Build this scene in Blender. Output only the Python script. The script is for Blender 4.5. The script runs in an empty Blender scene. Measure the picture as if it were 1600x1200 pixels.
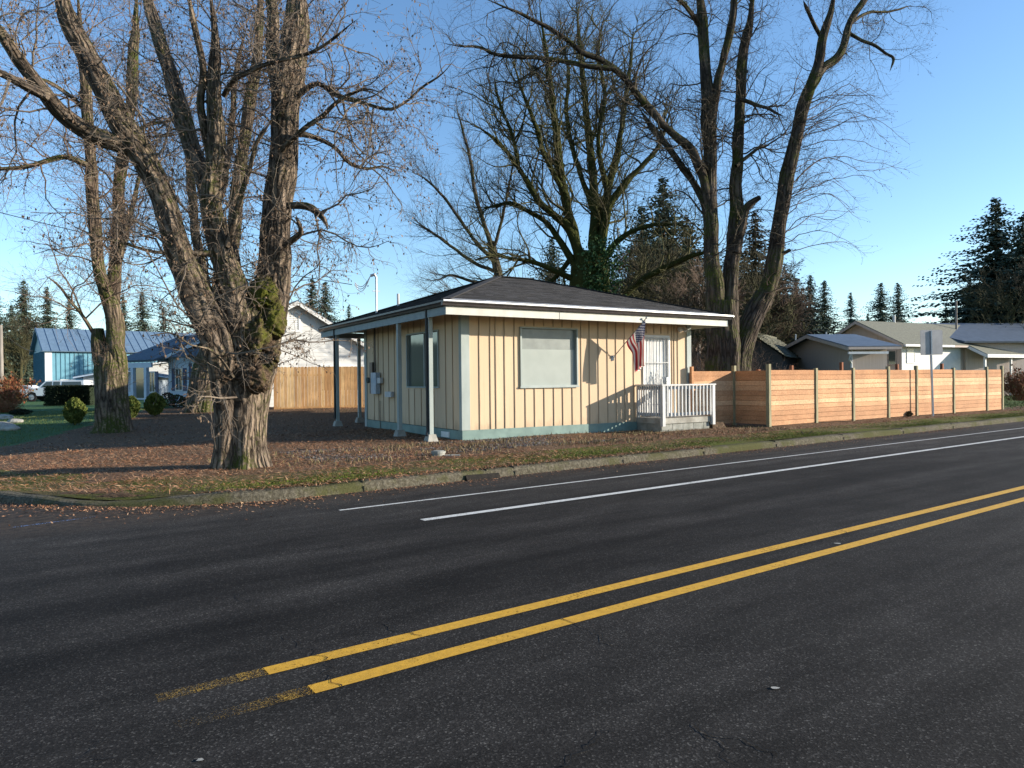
import bpy, math, random
import numpy as np
from mathutils import Matrix, Vector
random.seed(7); RNG = np.random.default_rng(11)
R = math.radians
scene = bpy.context.scene
C = scene.collection

# ------------------------------------------------------------------ camera
F, H = 1110.0, 1.6
PITCH, ROLL = R(0.35), R(-0.60)
_cp, _sp, _cr, _sr = math.cos(PITCH), math.sin(PITCH), math.cos(ROLL), math.sin(ROLL)
MC = np.array([[_cr, -_sr, 0], [_sr, _cr, 0], [0, 0, 1]]) @ np.array([[1, 0, 0], [0, _cp, -_sp], [0, _sp, _cp]])
cam_d = bpy.data.cameras.new('camera')
cam_d.sensor_fit = 'HORIZONTAL'; cam_d.sensor_width = 36.0; cam_d.lens = F / 1600 * 36
cam_d.clip_start = 0.1; cam_d.clip_end = 8000
cam = bpy.data.objects.new('camera', cam_d); C.objects.link(cam); scene.camera = cam

def _w(v):  # (right, down, forward) -> world
    return Vector((v[0], v[2], -v[1]))
_x = _w(MC.T @ np.array([1., 0, 0])); _y = _w(MC.T @ np.array([0, -1., 0])); _z = _w(MC.T @ np.array([0, 0, -1.]))
m = Matrix((_x, _y, _z)).transposed().to_4x4(); m.translation = Vector((0, 0, H)); cam.matrix_world = m

# ------------------------------------------------------------------ world, sun, exposure
SUN_EL = R(15.5)
to_sun = Vector((1.0, -0.035, 0)).normalized() * math.cos(SUN_EL) + Vector((0, 0, math.sin(SUN_EL)))
world = bpy.data.worlds.new('World'); scene.world = world; world.use_nodes = True
wn = world.node_tree.nodes; wl = world.node_tree.links
bgn = wn['Background']; sky = wn.new('ShaderNodeTexSky'); sky.sky_type = 'NISHITA'; sky.sun_disc = False
sky.sun_elevation = SUN_EL; sky.sun_rotation = math.atan2(to_sun.x, to_sun.y)
sky.air_density = 1.0; sky.dust_density = 0.3; sky.ozone_density = 3.0; sky.altitude = 100
hs = wn.new('ShaderNodeHueSaturation'); hs.inputs['Saturation'].default_value = 1.06; wl.new(sky.outputs[0], hs.inputs['Color']); wl.new(hs.outputs[0], bgn.inputs['Color']); bgn.inputs['Strength'].default_value = 0.14
sd = bpy.data.lights.new('sun', 'SUN'); sd.energy = 5.0; sd.angle = R(0.55); sd.color = (1.0, 0.90, 0.76)
so = bpy.data.objects.new('sun', sd); C.objects.link(so)
so.rotation_euler = to_sun.to_track_quat('Z', 'Y').to_euler(); so.location = (30, 0, 30)
scene.view_settings.view_transform = 'Standard'; scene.view_settings.look = 'None'
scene.view_settings.exposure = 0.95; scene.view_settings.gamma = 1.0
scene.cycles.max_bounces = 6; scene.cycles.transparent_max_bounces = 12

# ------------------------------------------------------------------ frames
YR = R(54.58)
r_ = np.array([math.sin(YR), math.cos(YR)]); n_ = np.array([-math.cos(YR), math.sin(YR)])
AB = R(58.5); BC = np.array([-1.2, 17.13])
a_ = np.array([math.sin(AB), math.cos(AB)]); b_ = np.array([-math.cos(AB), math.sin(AB)])
def ray(x, y):
    d = MC.T @ np.array([(x - 800) / F, (y - 600) / F, 1.0]); return np.array([d[0], d[2], -d[1]])
def D(x, y, Y):
    d = ray(x, y); return np.array([0, 0, H]) + d * (Y / d[1])
def sn(x, y): return x * r_[0] + y * r_[1], x * n_[0] + y * n_[1]
def xy(s, n): return s * r_[0] + n * n_[0], s * r_[1] + n * n_[1]
def sst(t): t = np.clip(t, 0, 1); return t * t * (3 - 2 * t)
def drop(x, y):      # the street and the lot fall gently to the left
    x = np.asarray(x, float); y = np.asarray(y, float)
    return -0.035 * np.clip(-x - 6, 0, 9) * sst((60 - y) / 30) * sst((y - 4) / 6)
def hlot(x, y):
    x = np.asarray(x, float); y = np.asarray(y, float)
    return 0.15 + drop(x, y) * sst((26 - y) / 6) + 0.30 * sst((y - 24) / 7) * sst((x + 22) / 6) * sst((60 - y) / 15) * sst((3 - x) / 8) \
        + 0.03 * np.sin(x * 1.3 + y * .7) * np.sin(y * 1.1 - x * .4) * sst((np.asarray(sn(x, y)[1]) - 11) / 1.5) * 0.6
def hroad(x, y): return drop(x, y)
def G(px, py, f=hlot):
    z = 0.15
    for _ in range(60):
        d = ray(px, py); t = (z - H) / d[2]; p = np.array([0, 0, H]) + d * t; z = .75 * z + .25 * float(f(p[0], p[1]))
    return p
def skew(n):    # the side street leaves the junction at an angle
    m = np.clip(np.asarray(n, float) - 11.6, 0, None); return .55 * m * m / (m + 1.5)
def sdf(s, n):
    RR = 3.75; ps = np.asarray(s, float) + skew(n) + .25; pn = np.asarray(n, float) - 9.65
    corner = (ps < RR) & (pn < RR)
    return np.where(corner, RR - np.hypot(ps - RR, pn - RR), np.minimum(ps, pn))

# ------------------------------------------------------------------ materials
def srgb(c):
    if isinstance(c, str):
        c = tuple(int(c[i:i + 2], 16) / 255 for i in (0, 2, 4))
    return tuple(((v / 12.92) if v <= .04045 else ((v + .055) / 1.055) ** 2.4) for v in c) + (1,)
def L4(c): return tuple(c) + (1,) if len(c) == 3 else c
def nodes(name):
    mt = bpy.data.materials.new(name); mt.use_nodes = True
    nt = mt.node_tree; return mt, nt, nt.nodes, nt.links, nt.nodes['Principled BSDF']
def ramp(nd, stops):
    rp = nd.new('ShaderNodeValToRGB'); el = rp.color_ramp.elements
    while len(el) < len(stops): el.new(0.5)
    for e, (p, c) in zip(el, stops): e.position = p; e.color = L4(c)
    return rp
def noise(nd, ln, scale, detail=5, rough=.55, coord='Object', stretch=(1, 1, 1), tc=None, rot=(0, 0, 0)):
    tc = tc or nd.new('ShaderNodeTexCoord'); mp = nd.new('ShaderNodeMapping')
    ln.new(tc.outputs[coord], mp.inputs['Vector']); mp.inputs['Scale'].default_value = stretch; mp.inputs['Rotation'].default_value = rot
    nz = nd.new('ShaderNodeTexNoise'); nz.inputs['Scale'].default_value = scale; nz.inputs['Detail'].default_value = detail
    nz.inputs['Roughness'].default_value = rough
    ln.new(mp.outputs[0], nz.inputs['Vector']); return nz
def mixc(nd, ln, fac, a, b, mode='MIX'):
    mx = nd.new('ShaderNodeMix'); mx.data_type = 'RGBA'; mx.blend_type = mode
    for sock, v in ((mx.inputs[0], fac), (mx.inputs[6], a), (mx.inputs[7], b)):
        if hasattr(v, 'is_linked') or hasattr(v, 'links'): ln.new(v, sock)
        elif isinstance(v, (int, float)): sock.default_value = v
        else: sock.default_value = L4(v)
    return mx.outputs[2]
def math_(nd, ln, op, a, b=None, c=None, clamp=False):
    m_ = nd.new('ShaderNodeMath'); m_.operation = op; m_.use_clamp = clamp
    for i, v in enumerate((a, b, c)):
        if v is None: continue
        if isinstance(v, (int, float)): m_.inputs[i].default_value = v
        else: ln.new(v, m_.inputs[i])
    return m_.outputs[0]
def bumpn(nd, ln, h, bs, strength, dist=0.02):
    b = nd.new('ShaderNodeBump'); b.inputs['Strength'].default_value = strength; b.inputs['Distance'].default_value = dist
    ln.new(h, b.inputs['Height']); ln.new(b.outputs[0], bs.inputs['Normal']); return b
def mat(name, c1, c2=None, scale=4, rough=.8, bump=0, bscale=40, stretch=(1, 1, 1), coord='Object', metal=0, island=0, spec=.3, contrast=.3, dist=.01):
    mt, nt, nd, ln, bs = nodes(name)
    bs.inputs['Roughness'].default_value = rough; bs.inputs['Metallic'].default_value = metal
    bs.inputs['Specular IOR Level'].default_value = spec
    c2 = c2 or tuple(v * .75 for v in c1)
    nz = noise(nd, ln, scale, coord=coord, stretch=stretch)
    rp = ramp(nd, [(.5 - contrast / 2, c2), (.5 + contrast / 2, c1)]); ln.new(nz.outputs[0], rp.inputs[0])
    out = rp.outputs[0]
    if island:
        gi = nd.new('ShaderNodeNewGeometry')
        v = math_(nd, ln, 'MULTIPLY_ADD', gi.outputs['Random Per Island'], island, 1 - island * .6)
        cb = nd.new('ShaderNodeCombineColor')
        for i in range(3): ln.new(v, cb.inputs[i])
        out = mixc(nd, ln, 1.0, out, cb.outputs[0], 'MULTIPLY')
    ln.new(out, bs.inputs['Base Color'])
    if bump:
        nb = noise(nd, ln, bscale, coord=coord, stretch=stretch); bumpn(nd, ln, nb.outputs[0], bs, bump, dist)
    return mt
def leafmat(name, cols, rough=.8, trans=0):
    mt, nt, nd, ln, bs = nodes(name)
    gi = nd.new('ShaderNodeNewGeometry'); n = len(cols)
    rp = ramp(nd, [(i / (n - 1), c) for i, c in enumerate(cols)]); ln.new(gi.outputs['Random Per Island'], rp.inputs[0])
    ln.new(rp.outputs[0], bs.inputs['Base Color']); bs.inputs['Roughness'].default_value = rough
    bs.inputs['Specular IOR Level'].default_value = .2
    return mt
def barkmat(name, dark, light, moss=(.05, .06, .014), mossamt=.3, uscale=9):
    mt, nt, nd, ln, bs = nodes(name)
    tc = nd.new('ShaderNodeTexCoord')
    w = noise(nd, ln, 3.0, detail=3, coord='UV', tc=tc)
    mp = nd.new('ShaderNodeMapping'); ln.new(tc.outputs['UV'], mp.inputs[0]); mp.inputs['Scale'].default_value = (1, .14, 1)
    wv = nd.new('ShaderNodeVectorMath'); wv.operation = 'SCALE'; ln.new(w.outputs[1], wv.inputs[0]); wv.inputs['Scale'].default_value = .10
    ad = nd.new('ShaderNodeVectorMath'); ln.new(mp.outputs[0], ad.inputs[0]); ln.new(wv.outputs[0], ad.inputs[1])
    vo = nd.new('ShaderNodeTexVoronoi'); vo.feature = 'DISTANCE_TO_EDGE'; vo.inputs['Scale'].default_value = uscale * 1.3; ln.new(ad.outputs[0], vo.inputs['Vector'])
    nz = nd.new('ShaderNodeTexNoise'); nz.inputs['Scale'].default_value = uscale * 3; nz.inputs['Detail'].default_value = 7; nz.inputs['Roughness'].default_value = .65; ln.new(ad.outputs[0], nz.inputs['Vector'])
    n3 = noise(nd, ln, 1.1, detail=5, tc=tc); n4 = noise(nd, ln, 16, detail=6, tc=tc, rough=.65)
    hgt = math_(nd, ln, 'MULTIPLY_ADD', vo.outputs[0], 1.6, math_(nd, ln, 'MULTIPLY', nz.outputs[0], .55))
    mid = tuple((a + c) / 2 for a, c in zip(dark, light))
    rp = ramp(nd, [(.20, dark), (.42, mid), (.66, light), (.85, tuple(v * 1.25 for v in light))]); ln.new(hgt, rp.inputs[0])
    tn = ramp(nd, [(.35, (.72, .72, .74)), (.65, (1.2, 1.18, 1.12))]); ln.new(n3.outputs[0], tn.inputs[0])
    col = mixc(nd, ln, 1.0, rp.outputs[0], tn.outputs[0], 'MULTIPLY')
    geo = nd.new('ShaderNodeNewGeometry'); sx = nd.new('ShaderNodeSeparateXYZ'); ln.new(geo.outputs['Normal'], sx.inputs[0])
    mm = math_(nd, ln, 'MULTIPLY_ADD', sx.outputs[2], .10, math_(nd, ln, 'MULTIPLY_ADD', n4.outputs[0], .7, math_(nd, ln, 'MULTIPLY', n3.outputs[0], .8)))
    t = 1.06 - mossamt * .6
    mk = ramp(nd, [(t - .16, (0, 0, 0)), (t, (1, 1, 1))]); ln.new(mm, mk.inputs[0])
    ms = mixc(nd, ln, n4.outputs[0], tuple(v * .4 for v in moss), tuple(v * 1.5 for v in moss))
    ln.new(mixc(nd, ln, mk.outputs[0], col, ms), bs.inputs['Base Color'])
    bs.inputs['Roughness'].default_value = .95; bs.inputs['Specular IOR Level'].default_value = .1
    bumpn(nd, ln, hgt, bs, 1.0, .07)
    return mt

MT = {}
def asphalt():
    mt, nt, nd, ln, bs = nodes('asphalt'); tc = nd.new('ShaderNodeTexCoord')
    agg = nd.new('ShaderNodeTexVoronoi'); agg.inputs['Scale'].default_value = 120; ln.new(tc.outputs['Object'], agg.inputs['Vector'])
    sepc = nd.new('ShaderNodeSeparateColor'); ln.new(agg.outputs['Color'], sepc.inputs[0])
    rp = ramp(nd, [(0, (.0115, .0105, .0095)), (.5, (.0175, .0160, .0145)), (.85, (.025, .0228, .0205)), (.95, (.045, .042, .038)), (1, (.075, .07, .062))])
    ln.new(sepc.outputs[0], rp.inputs[0])
    big = noise(nd, ln, .55, detail=5, tc=tc, stretch=(.35, 1, 1))
    med = noise(nd, ln, 3.0, detail=5, tc=tc, stretch=(.4, 1, 1))
    sx = nd.new('ShaderNodeSeparateXYZ'); ln.new(tc.outputs['Object'], sx.inputs[0])
    n = math_(nd, ln, 'MULTIPLY_ADD', big.outputs[0], .9, math_(nd, ln, 'SUBTRACT', sx.outputs[1], .45))
    tr = ramp(nd, [(0, (1.15,) * 3), (.35, (1.1,) * 3), (.40, (1.1,) * 3), (.46, (.82,) * 3), (.50, (.62,) * 3), (.54, (1.25,) * 3), (.585, (.55,) * 3), (.63, (1.15,) * 3), (.70, (.85,) * 3), (.80, (1.4,) * 3), (1, (1.15,) * 3)])
    ln.new(math_(nd, ln, 'DIVIDE', n, 10.0), tr.inputs[0])
    c = mixc(nd, ln, 1.0, rp.outputs[0], tr.outputs[0], 'MULTIPLY')
    pr = ramp(nd, [(.3, (.72,) * 3), (.7, (1.35,) * 3)]); ln.new(med.outputs[0], pr.inputs[0])
    c = mixc(nd, ln, 1.0, c, pr.outputs[0], 'MULTIPLY')
    pr2 = ramp(nd, [(.3, (.8,) * 3), (.7, (1.25,) * 3)]); ln.new(big.outputs[0], pr2.inputs[0])
    c = mixc(nd, ln, 1.0, c, pr2.outputs[0], 'MULTIPLY')
    stk = noise(nd, ln, 1.6, detail=6, rough=.6, tc=tc, stretch=(.09, 1.5, 1)); pr3 = ramp(nd, [(.32, (.72,) * 3), (.68, (1.38,) * 3)]); ln.new(stk.outputs[0], pr3.inputs[0]); c = mixc(nd, ln, 1.0, c, pr3.outputs[0], 'MULTIPLY')
    # brown dirt and debris gathered next to the kerb
    dirt = noise(nd, ln, 9, detail=8, rough=.7, tc=tc)
    edge = ramp(nd, [(.88, (0, 0, 0)), (.965, (1, 1, 1))]); ln.new(math_(nd, ln, 'DIVIDE', sx.outputs[1], 10.0), edge.inputs[0])
    dm = math_(nd, ln, 'MULTIPLY', edge.outputs[0], math_(nd, ln, 'MULTIPLY_ADD', dirt.outputs[0], 3.0, -1.1, clamp=True), clamp=True)
    c = mixc(nd, ln, dm, c, (.085, .062, .045))
    ln.new(c, bs.inputs['Base Color'])
    bs.inputs['Roughness'].default_value = .88; bs.inputs['Specular IOR Level'].default_value = .10
    bumpn(nd, ln, math_(nd, ln, 'ADD', agg.outputs['Distance'], math_(nd, ln, 'MULTIPLY', sepc.outputs[0], .7)), bs, .14, .005)
    return mt
MT['asphalt'] = asphalt()
def paint(name, col, worn=.45, sc=60):
    mt, nt, nd, ln, bs = nodes(name); tc = nd.new('ShaderNodeTexCoord')
    a = noise(nd, ln, sc, detail=6, rough=.7, tc=tc); b = noise(nd, ln, 2.2, detail=3, tc=tc)
    v = math_(nd, ln, 'MULTIPLY_ADD', b.outputs[0], .35, a.outputs[0])
    mk = ramp(nd, [(worn, (0, 0, 0)), (worn + .07, (1, 1, 1))]); ln.new(v, mk.inputs[0])
    cc = ramp(nd, [(.35, tuple(x * .78 for x in col)), (.65, col)]); ln.new(noise(nd, ln, 18, tc=tc).outputs[0], cc.inputs[0])
    ln.new(cc.outputs[0], bs.inputs['Base Color']); bs.inputs['Roughness'].default_value = .75
    tb = nd.new('ShaderNodeBsdfTransparent'); ms = nd.new('ShaderNodeMixShader')
    ln.new(mk.outputs[0], ms.inputs[0]); ln.new(tb.outputs[0], ms.inputs[1]); ln.new(bs.outputs[0], ms.inputs[2])
    ln.new(ms.outputs[0], nd['Material Output'].inputs['Surface'])
    bumpn(nd, ln, a.outputs[0], bs, .3, .004)
    return mt
MT['yellow'] = paint('yellow_paint', (.62, .33, .022), .50)
MT['yellow_worn'] = paint('worn_yellow_paint', (.42, .25, .03), .745, 150); MT['yellow_half'] = paint('half_worn_yellow_paint', (.45, .26, .03), .69, 130)
MT['white_line'] = paint('white_paint', (.62, .61, .57), .53)
MT['blue_line'] = paint('blue_paint', (.15, .3, .6), .72)

def groundmat(name, base, c2, moss, mossamt, grit=30):
    mt, nt, nd, ln, bs = nodes(name); tc = nd.new('ShaderNodeTexCoord')
    f = noise(nd, ln, grit, detail=8, rough=.7, tc=tc); g = noise(nd, ln, .8, detail=5, tc=tc, stretch=(.6, 1.2, 1)); k = noise(nd, ln, 4.5, detail=6, rough=.65, tc=tc)
    rp = ramp(nd, [(.3, tuple(v * .45 for v in c2)), (.48, c2), (.62, base), (.75, tuple(min(1, v * 1.6) for v in base))]); ln.new(f.outputs[0], rp.inputs[0])
    v = math_(nd, ln, 'MULTIPLY_ADD', k.outputs[0], .45, g.outputs[0])
    mk = ramp(nd, [(mossamt, (0, 0, 0)), (mossamt + .13, (1, 1, 1))]); ln.new(v, mk.inputs[0])
    mc = mixc(nd, ln, f.outputs[0], tuple(x * .5 for x in moss), tuple(x * 1.5 for x in moss))
    ln.new(mixc(nd, ln, mk.outputs[0], rp.outputs[0], mc), bs.inputs['Base Color'])
    bs.inputs['Roughness'].default_value = .95; bs.inputs['Specular IOR Level'].default_value = .1
    bumpn(nd, ln, f.outputs[0], bs, .9, .03)
    return mt
MT['soil'] = groundmat('soil', (.20, .13, .078), (.11, .072, .045), (.065, .07, .02), .86)
MT['far_grass'] = groundmat('far_grass', (.10, .11, .04), (.06, .07, .03), (.05, .08, .02), .6)
MT['verge'] = groundmat('verge', (.16, .13, .06), (.09, .075, .035), (.085, .098, .018), .66)
MT['lawn'] = groundmat('lawn', (.07, .135, .06), (.045, .09, .04), (.06, .12, .045), .6, 14)
MT['kerb'] = groundmat('kerb_concrete', (.145, .13, .098), (.09, .08, .058), (.07, .07, .03), .68, 24)
MT['gravel'] = leafmat('gravel', [(.07, .068, .065), (.13, .125, .12), (.20, .19, .18), (.10, .095, .09)])
MT['leaf'] = leafmat('leaf_litter', [(.12, .055, .028), (.22, .10, .05), (.33, .155, .08), (.15, .08, .05), (.42, .27, .16), (.27, .13, .07)])
MT['mossleaf'] = leafmat('moss_tuft', [(.06, .075, .012), (.10, .125, .014), (.08, .085, .02)])
MT['concrete'] = mat('concrete', (.36, .35, .31), (.22, .21, .18), 3, .9, .4, 30)
MT['block'] = mat('block', (.30, .30, .27), (.18, .185, .16), 5, .9, .6, 25)
MT['cream'] = mat('cream_siding', (.61, .455, .30), (.50, .37, .24), 1.6, .75, .15, 60, (1, 1, .15), contrast=.5)
def dirty(mt):   # rain splash dirt and streaks kept by the siding itself
    nt = mt.node_tree; nd = nt.nodes; ln = nt.links; bs = nd['Principled BSDF']; src = bs.inputs['Base Color'].links[0].from_socket
    tc = nd.new('ShaderNodeTexCoord'); sx = nd.new('ShaderNodeSeparateXYZ'); ln.new(tc.outputs['Object'], sx.inputs[0])
    a = noise(nd, ln, 3.0, detail=7, rough=.7, tc=tc, stretch=(1.5, 1.5, .5)); k = noise(nd, ln, 14, detail=5, tc=tc, stretch=(1, 1, .08))
    v = math_(nd, ln, 'SUBTRACT', math_(nd, ln, 'MULTIPLY', a.outputs[0], 1.15), sx.outputs[2]); r1 = ramp(nd, [(.02, (0, 0, 0)), (.35, (.45,) * 3)]); ln.new(v, r1.inputs[0])
    c = mixc(nd, ln, r1.outputs[0], src, (.20, .15, .10)); r2 = ramp(nd, [(.55, (0, 0, 0)), (.75, (.22,) * 3)]); ln.new(k.outputs[0], r2.inputs[0])
    ln.new(mixc(nd, ln, r2.outputs[0], c, (.30, .21, .13)), bs.inputs['Base Color'])
dirty(MT['cream'])
MT['batten'] = mat('shaded_batten_paint', (.44, .34, .23), (.34, .26, .18), 6, .8, .2, 60, (1, 1, .2))  # browner than the siding: shadow beside the battens is put into this colour
MT['teal'] = mat('teal_skirt', (.17, .25, .225), (.12, .185, .17), 3, .6, .1, 30)
MT['greytrim'] = mat('grey_trim', (.33, .37, .35), (.26, .30, .285), 4, .6, .1, 30, (1, 1, .3))
MT['fascia'] = mat('fascia_paint', (.55, .535, .47), (.46, .45, .40), 5, .6, .1, 30)
MT['sidefascia'] = mat('blue_grey_fascia', (.25, .30, .30), (.20, .24, .245), 5, .6, .1, 30)
MT['gutter'] = mat('dark_gutter', (.07, .06, .055), (.045, .04, .04), 8, .35, .1, 30, metal=.2, spec=.5)
MT['metal_edge'] = mat('metal_drip_edge', (.75, .76, .76), (.55, .56, .56), 3, .4, .1, 20, metal=.4, spec=.6)
MT['shingle'] = mat('dark_shingle', (.052, .050, .050), (.028, .027, .028), 9, .95, .8, 45, island=.9, contrast=.5, dist=.02)
MT['white'] = mat('white_paint_wood', (.66, .66, .64), (.55, .56, .55), 5, .55, .1, 30)
MT['whitegrey'] = mat('weathered_white_paint', (.53, .53, .52), (.38, .385, .38), 7, .6, .2, 40, (1, 1, .3))
MT['black'] = mat('black_plastic', (.02, .02, .022), None, 5, .4)
MT['tire'] = mat('rubber', (.02, .02, .02), None, 8, .85)
MT['steel'] = mat('galvanised_steel', (.42, .44, .46), (.3, .32, .34), 8, .45, metal=.6, spec=.5)
MT['boxgrey'] = mat('grey_box_enamel', (.38, .43, .48), (.3, .35, .4), 8, .5)
MT['pole'] = mat('weathered_pole', (.30, .27, .23), (.18, .16, .14), 8, .9, .4, 30, (1, 1, .1))
MT['wire'] = mat('wire', (.03, .03, .03), None)
MT['cedar'] = None
def cedar(name, a, b, knot, scale=(.7, 9, 9), axis='x', isl=.5):
    mt, nt, nd, ln, bs = nodes(name); tc = nd.new('ShaderNodeTexCoord')
    g = noise(nd, ln, 3.2, detail=7, rough=.6, tc=tc, stretch=scale); big = noise(nd, ln, 1.4, detail=3, tc=tc)
    rp = ramp(nd, [(.32, b), (.6, a)]); ln.new(g.outputs[0], rp.inputs[0])
    gi = nd.new('ShaderNodeNewGeometry')
    tone = ramp(nd, [(0, (.62, .48, .40)), (.3, (1, .93, .88)), (.6, (.80, .66, .56)), (1, (1.22, 1.24, 1.24))]); ln.new(gi.outputs['Random Per Island'], tone.inputs[0])
    c = mixc(nd, ln, isl, rp.outputs[0], mixc(nd, ln, 1.0, rp.outputs[0], tone.outputs[0], 'MULTIPLY'))
    vo = nd.new('ShaderNodeTexVoronoi'); vo.inputs['Scale'].default_value = 4.0
    mp = nd.new('ShaderNodeMapping'); ln.new(tc.outputs['Object'], mp.inputs[0]); mp.inputs['Scale'].default_value = tuple(1.0 if s < 1 else 2.0 for s in scale)
    ln.new(mp.outputs[0], vo.inputs['Vector'])
    kn = ramp(nd, [(.06, (1, 1, 1)), (.11, (0, 0, 0))]); ln.new(vo.outputs['Distance'], kn.inputs[0])
    c = mixc(nd, ln, kn.outputs[0], c, knot)
    st = ramp(nd, [(.4, (.86, .84, .82)), (.65, (1.08, 1.05, 1.02))]); ln.new(big.outputs[0], st.inputs[0])
    c = mixc(nd, ln, 1.0, c, st.outputs[0], 'MULTIPLY')
    ln.new(c, bs.inputs['Base Color']); bs.inputs['Roughness'].default_value = .8; bs.inputs['Specular IOR Level'].default_value = .2
    bumpn(nd, ln, g.outputs[0], bs, .35, .006); return mt
MT['cedar'] = cedar('cedar_board', (.58, .37, .22), (.43, .245, .135), (.17, .075, .04), isl=1.0)
MT['privacy'] = cedar('weathered_fence_board', (.60, .41, .21), (.42, .275, .13), (.14, .08, .035), (9, 9, .7), isl=1.0)
MT['fencepost'] = mat('treated_post', (.30, .27, .17), (.19, .175, .105), 5, .9, .3, 40, (4, 4, .5))
MT['redpost'] = mat('rust_post', (.26, .10, .05), None, 6, .9)
MT['siding_white'] = mat('white_siding', (.58, .58, .56), (.52, .52, .50), 3, .6)
MT['siding_shade_blue'] = mat('shade_blue_siding', (.46, .545, .63), (.40, .475, .56), 3, .6)  # pale blue comes from shade on the walls, put into the siding colour
MT['roof_blue'] = mat('blue_grey_shingle', (.10, .14, .18), (.06, .085, .115), 12, .9, .5, 30, island=.5)
MT['shutter'] = mat('navy_shutter', (.02, .05, .13), None, 5, .5)
MT['barn'] = mat('blue_metal_siding', (.13, .31, .395), (.11, .27, .345), 2, .45, spec=.5)
MT['barnroof'] = mat('blue_metal_roof', (.19, .28, .37), (.155, .235, .315), 2, .35, metal=.3, spec=.5)
MT['taupe'] = mat('taupe_siding', (.47, .39, .33), (.41, .34, .29), 3, .8, .1, 30, (6, 6, .2))
MT['roof_green'] = mat('grey_green_shingle', (.20, .20, .155), (.135, .135, .105), 10, .95, .5, 30, island=.5)
MT['roof_slate'] = mat('slate_blue_metal', (.12, .15, .19), (.09, .115, .15), 3, .55, metal=.2)
MT['shake'] = mat('mossy_shake', (.13, .125, .085), (.06, .06, .045), 9, .95, .7, 25, island=.7)
MT['oldwood'] = mat('dark_old_board', (.06, .055, .055), None, 6, .9, .4, 30, (1, 1, 6))
MT['signback'] = mat('sign_aluminium', (.30, .30, .31), (.25, .25, .26), 3, .5, metal=.3)
def glass(name, col, rough=.05):
    mt, nt, nd, ln, bs = nodes(name); bs.inputs['Base Color'].default_value = L4(col); bs.inputs['Roughness'].default_value = rough
    bs.inputs['Specular IOR Level'].default_value = .8; nz = noise(nd, ln, 1.5, detail=2); bumpn(nd, ln, nz.outputs[0], bs, .06, .02); return mt
MT['glass'] = glass('dark_glass', (.07, .085, .075), .06); MT['pane'] = glass('frosted_pane', (.37, .42, .38), .35)
MT['blind'] = mat('window_film', (.31, .34, .32), (.28, .31, .29), 2, .22, spec=.6)
MT['carwhite'] = mat('white_car_paint', (.72, .74, .76), (.68, .70, .72), 2, .25, spec=.6)
MT['conifer'] = leafmat('conifer_needles', [(.04, .062, .042), (.065, .09, .06), (.10, .12, .08), (.05, .078, .055)])
MT['conifer_brown'] = leafmat('brown_green_needles', [(.045, .045, .02), (.07, .055, .028), (.035, .04, .018)])
MT['cedarshrub'] = leafmat('shrub_leaf', [(.05, .08, .018), (.10, .13, .025), (.14, .15, .035), (.04, .065, .015)])
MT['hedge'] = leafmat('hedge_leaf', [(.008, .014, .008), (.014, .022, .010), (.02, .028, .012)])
MT['ivy'] = leafmat('ivy_leaf', [(.025, .06, .018), (.05, .10, .03), (.10, .16, .07)])
MT['redtwig'] = leafmat('red_brown_twigs', [(.20, .06, .03), (.28, .10, .05), (.15, .07, .03), (.16, .13, .05)])
MT['seed'] = leafmat('dry_seed', [(.11, .07, .045), (.17, .115, .075), (.075, .05, .035)])
MT['barkA'] = barkmat('bark_pale', (.013, .010, .008), (.205, .16, .12), mossamt=.20, uscale=10)
MT['barkB'] = barkmat('bark_ridged', (.025, .018, .014), (.19, .145, .105), mossamt=.30, uscale=7)
MT['barkD'] = barkmat('bark_mossy', (.018, .015, .01), (.065, .052, .034), (.045, .05, .014), mossamt=.72, uscale=9)
MT['barkF'] = barkmat('bark_dark', (.018, .014, .011), (.095, .075, .06), mossamt=.26, uscale=6)
MT['twig'] = mat('twig_bark', (.17, .115, .08), (.10, .07, .05), 2, .9)
MT['twigpale'] = mat('pale_twig_bark', (.18, .145, .11), (.085, .066, .052), 1.2, .9)
MT['twigdark'] = mat('dark_twig_bark', (.075, .06, .042), (.04, .034, .022), 2, .9)
MT['twigmoss'] = mat('mossy_twig', (.085, .082, .03), (.045, .038, .022), 1.5, .95)
MT['burl'] = groundmat('mossy_burl', (.13, .09, .06), (.055, .038, .026), (.075, .08, .014), .66, 20)
MT['hill'] = mat('wooded_hill', (.05, .075, .06), (.035, .055, .045), .02, 1)

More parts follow.
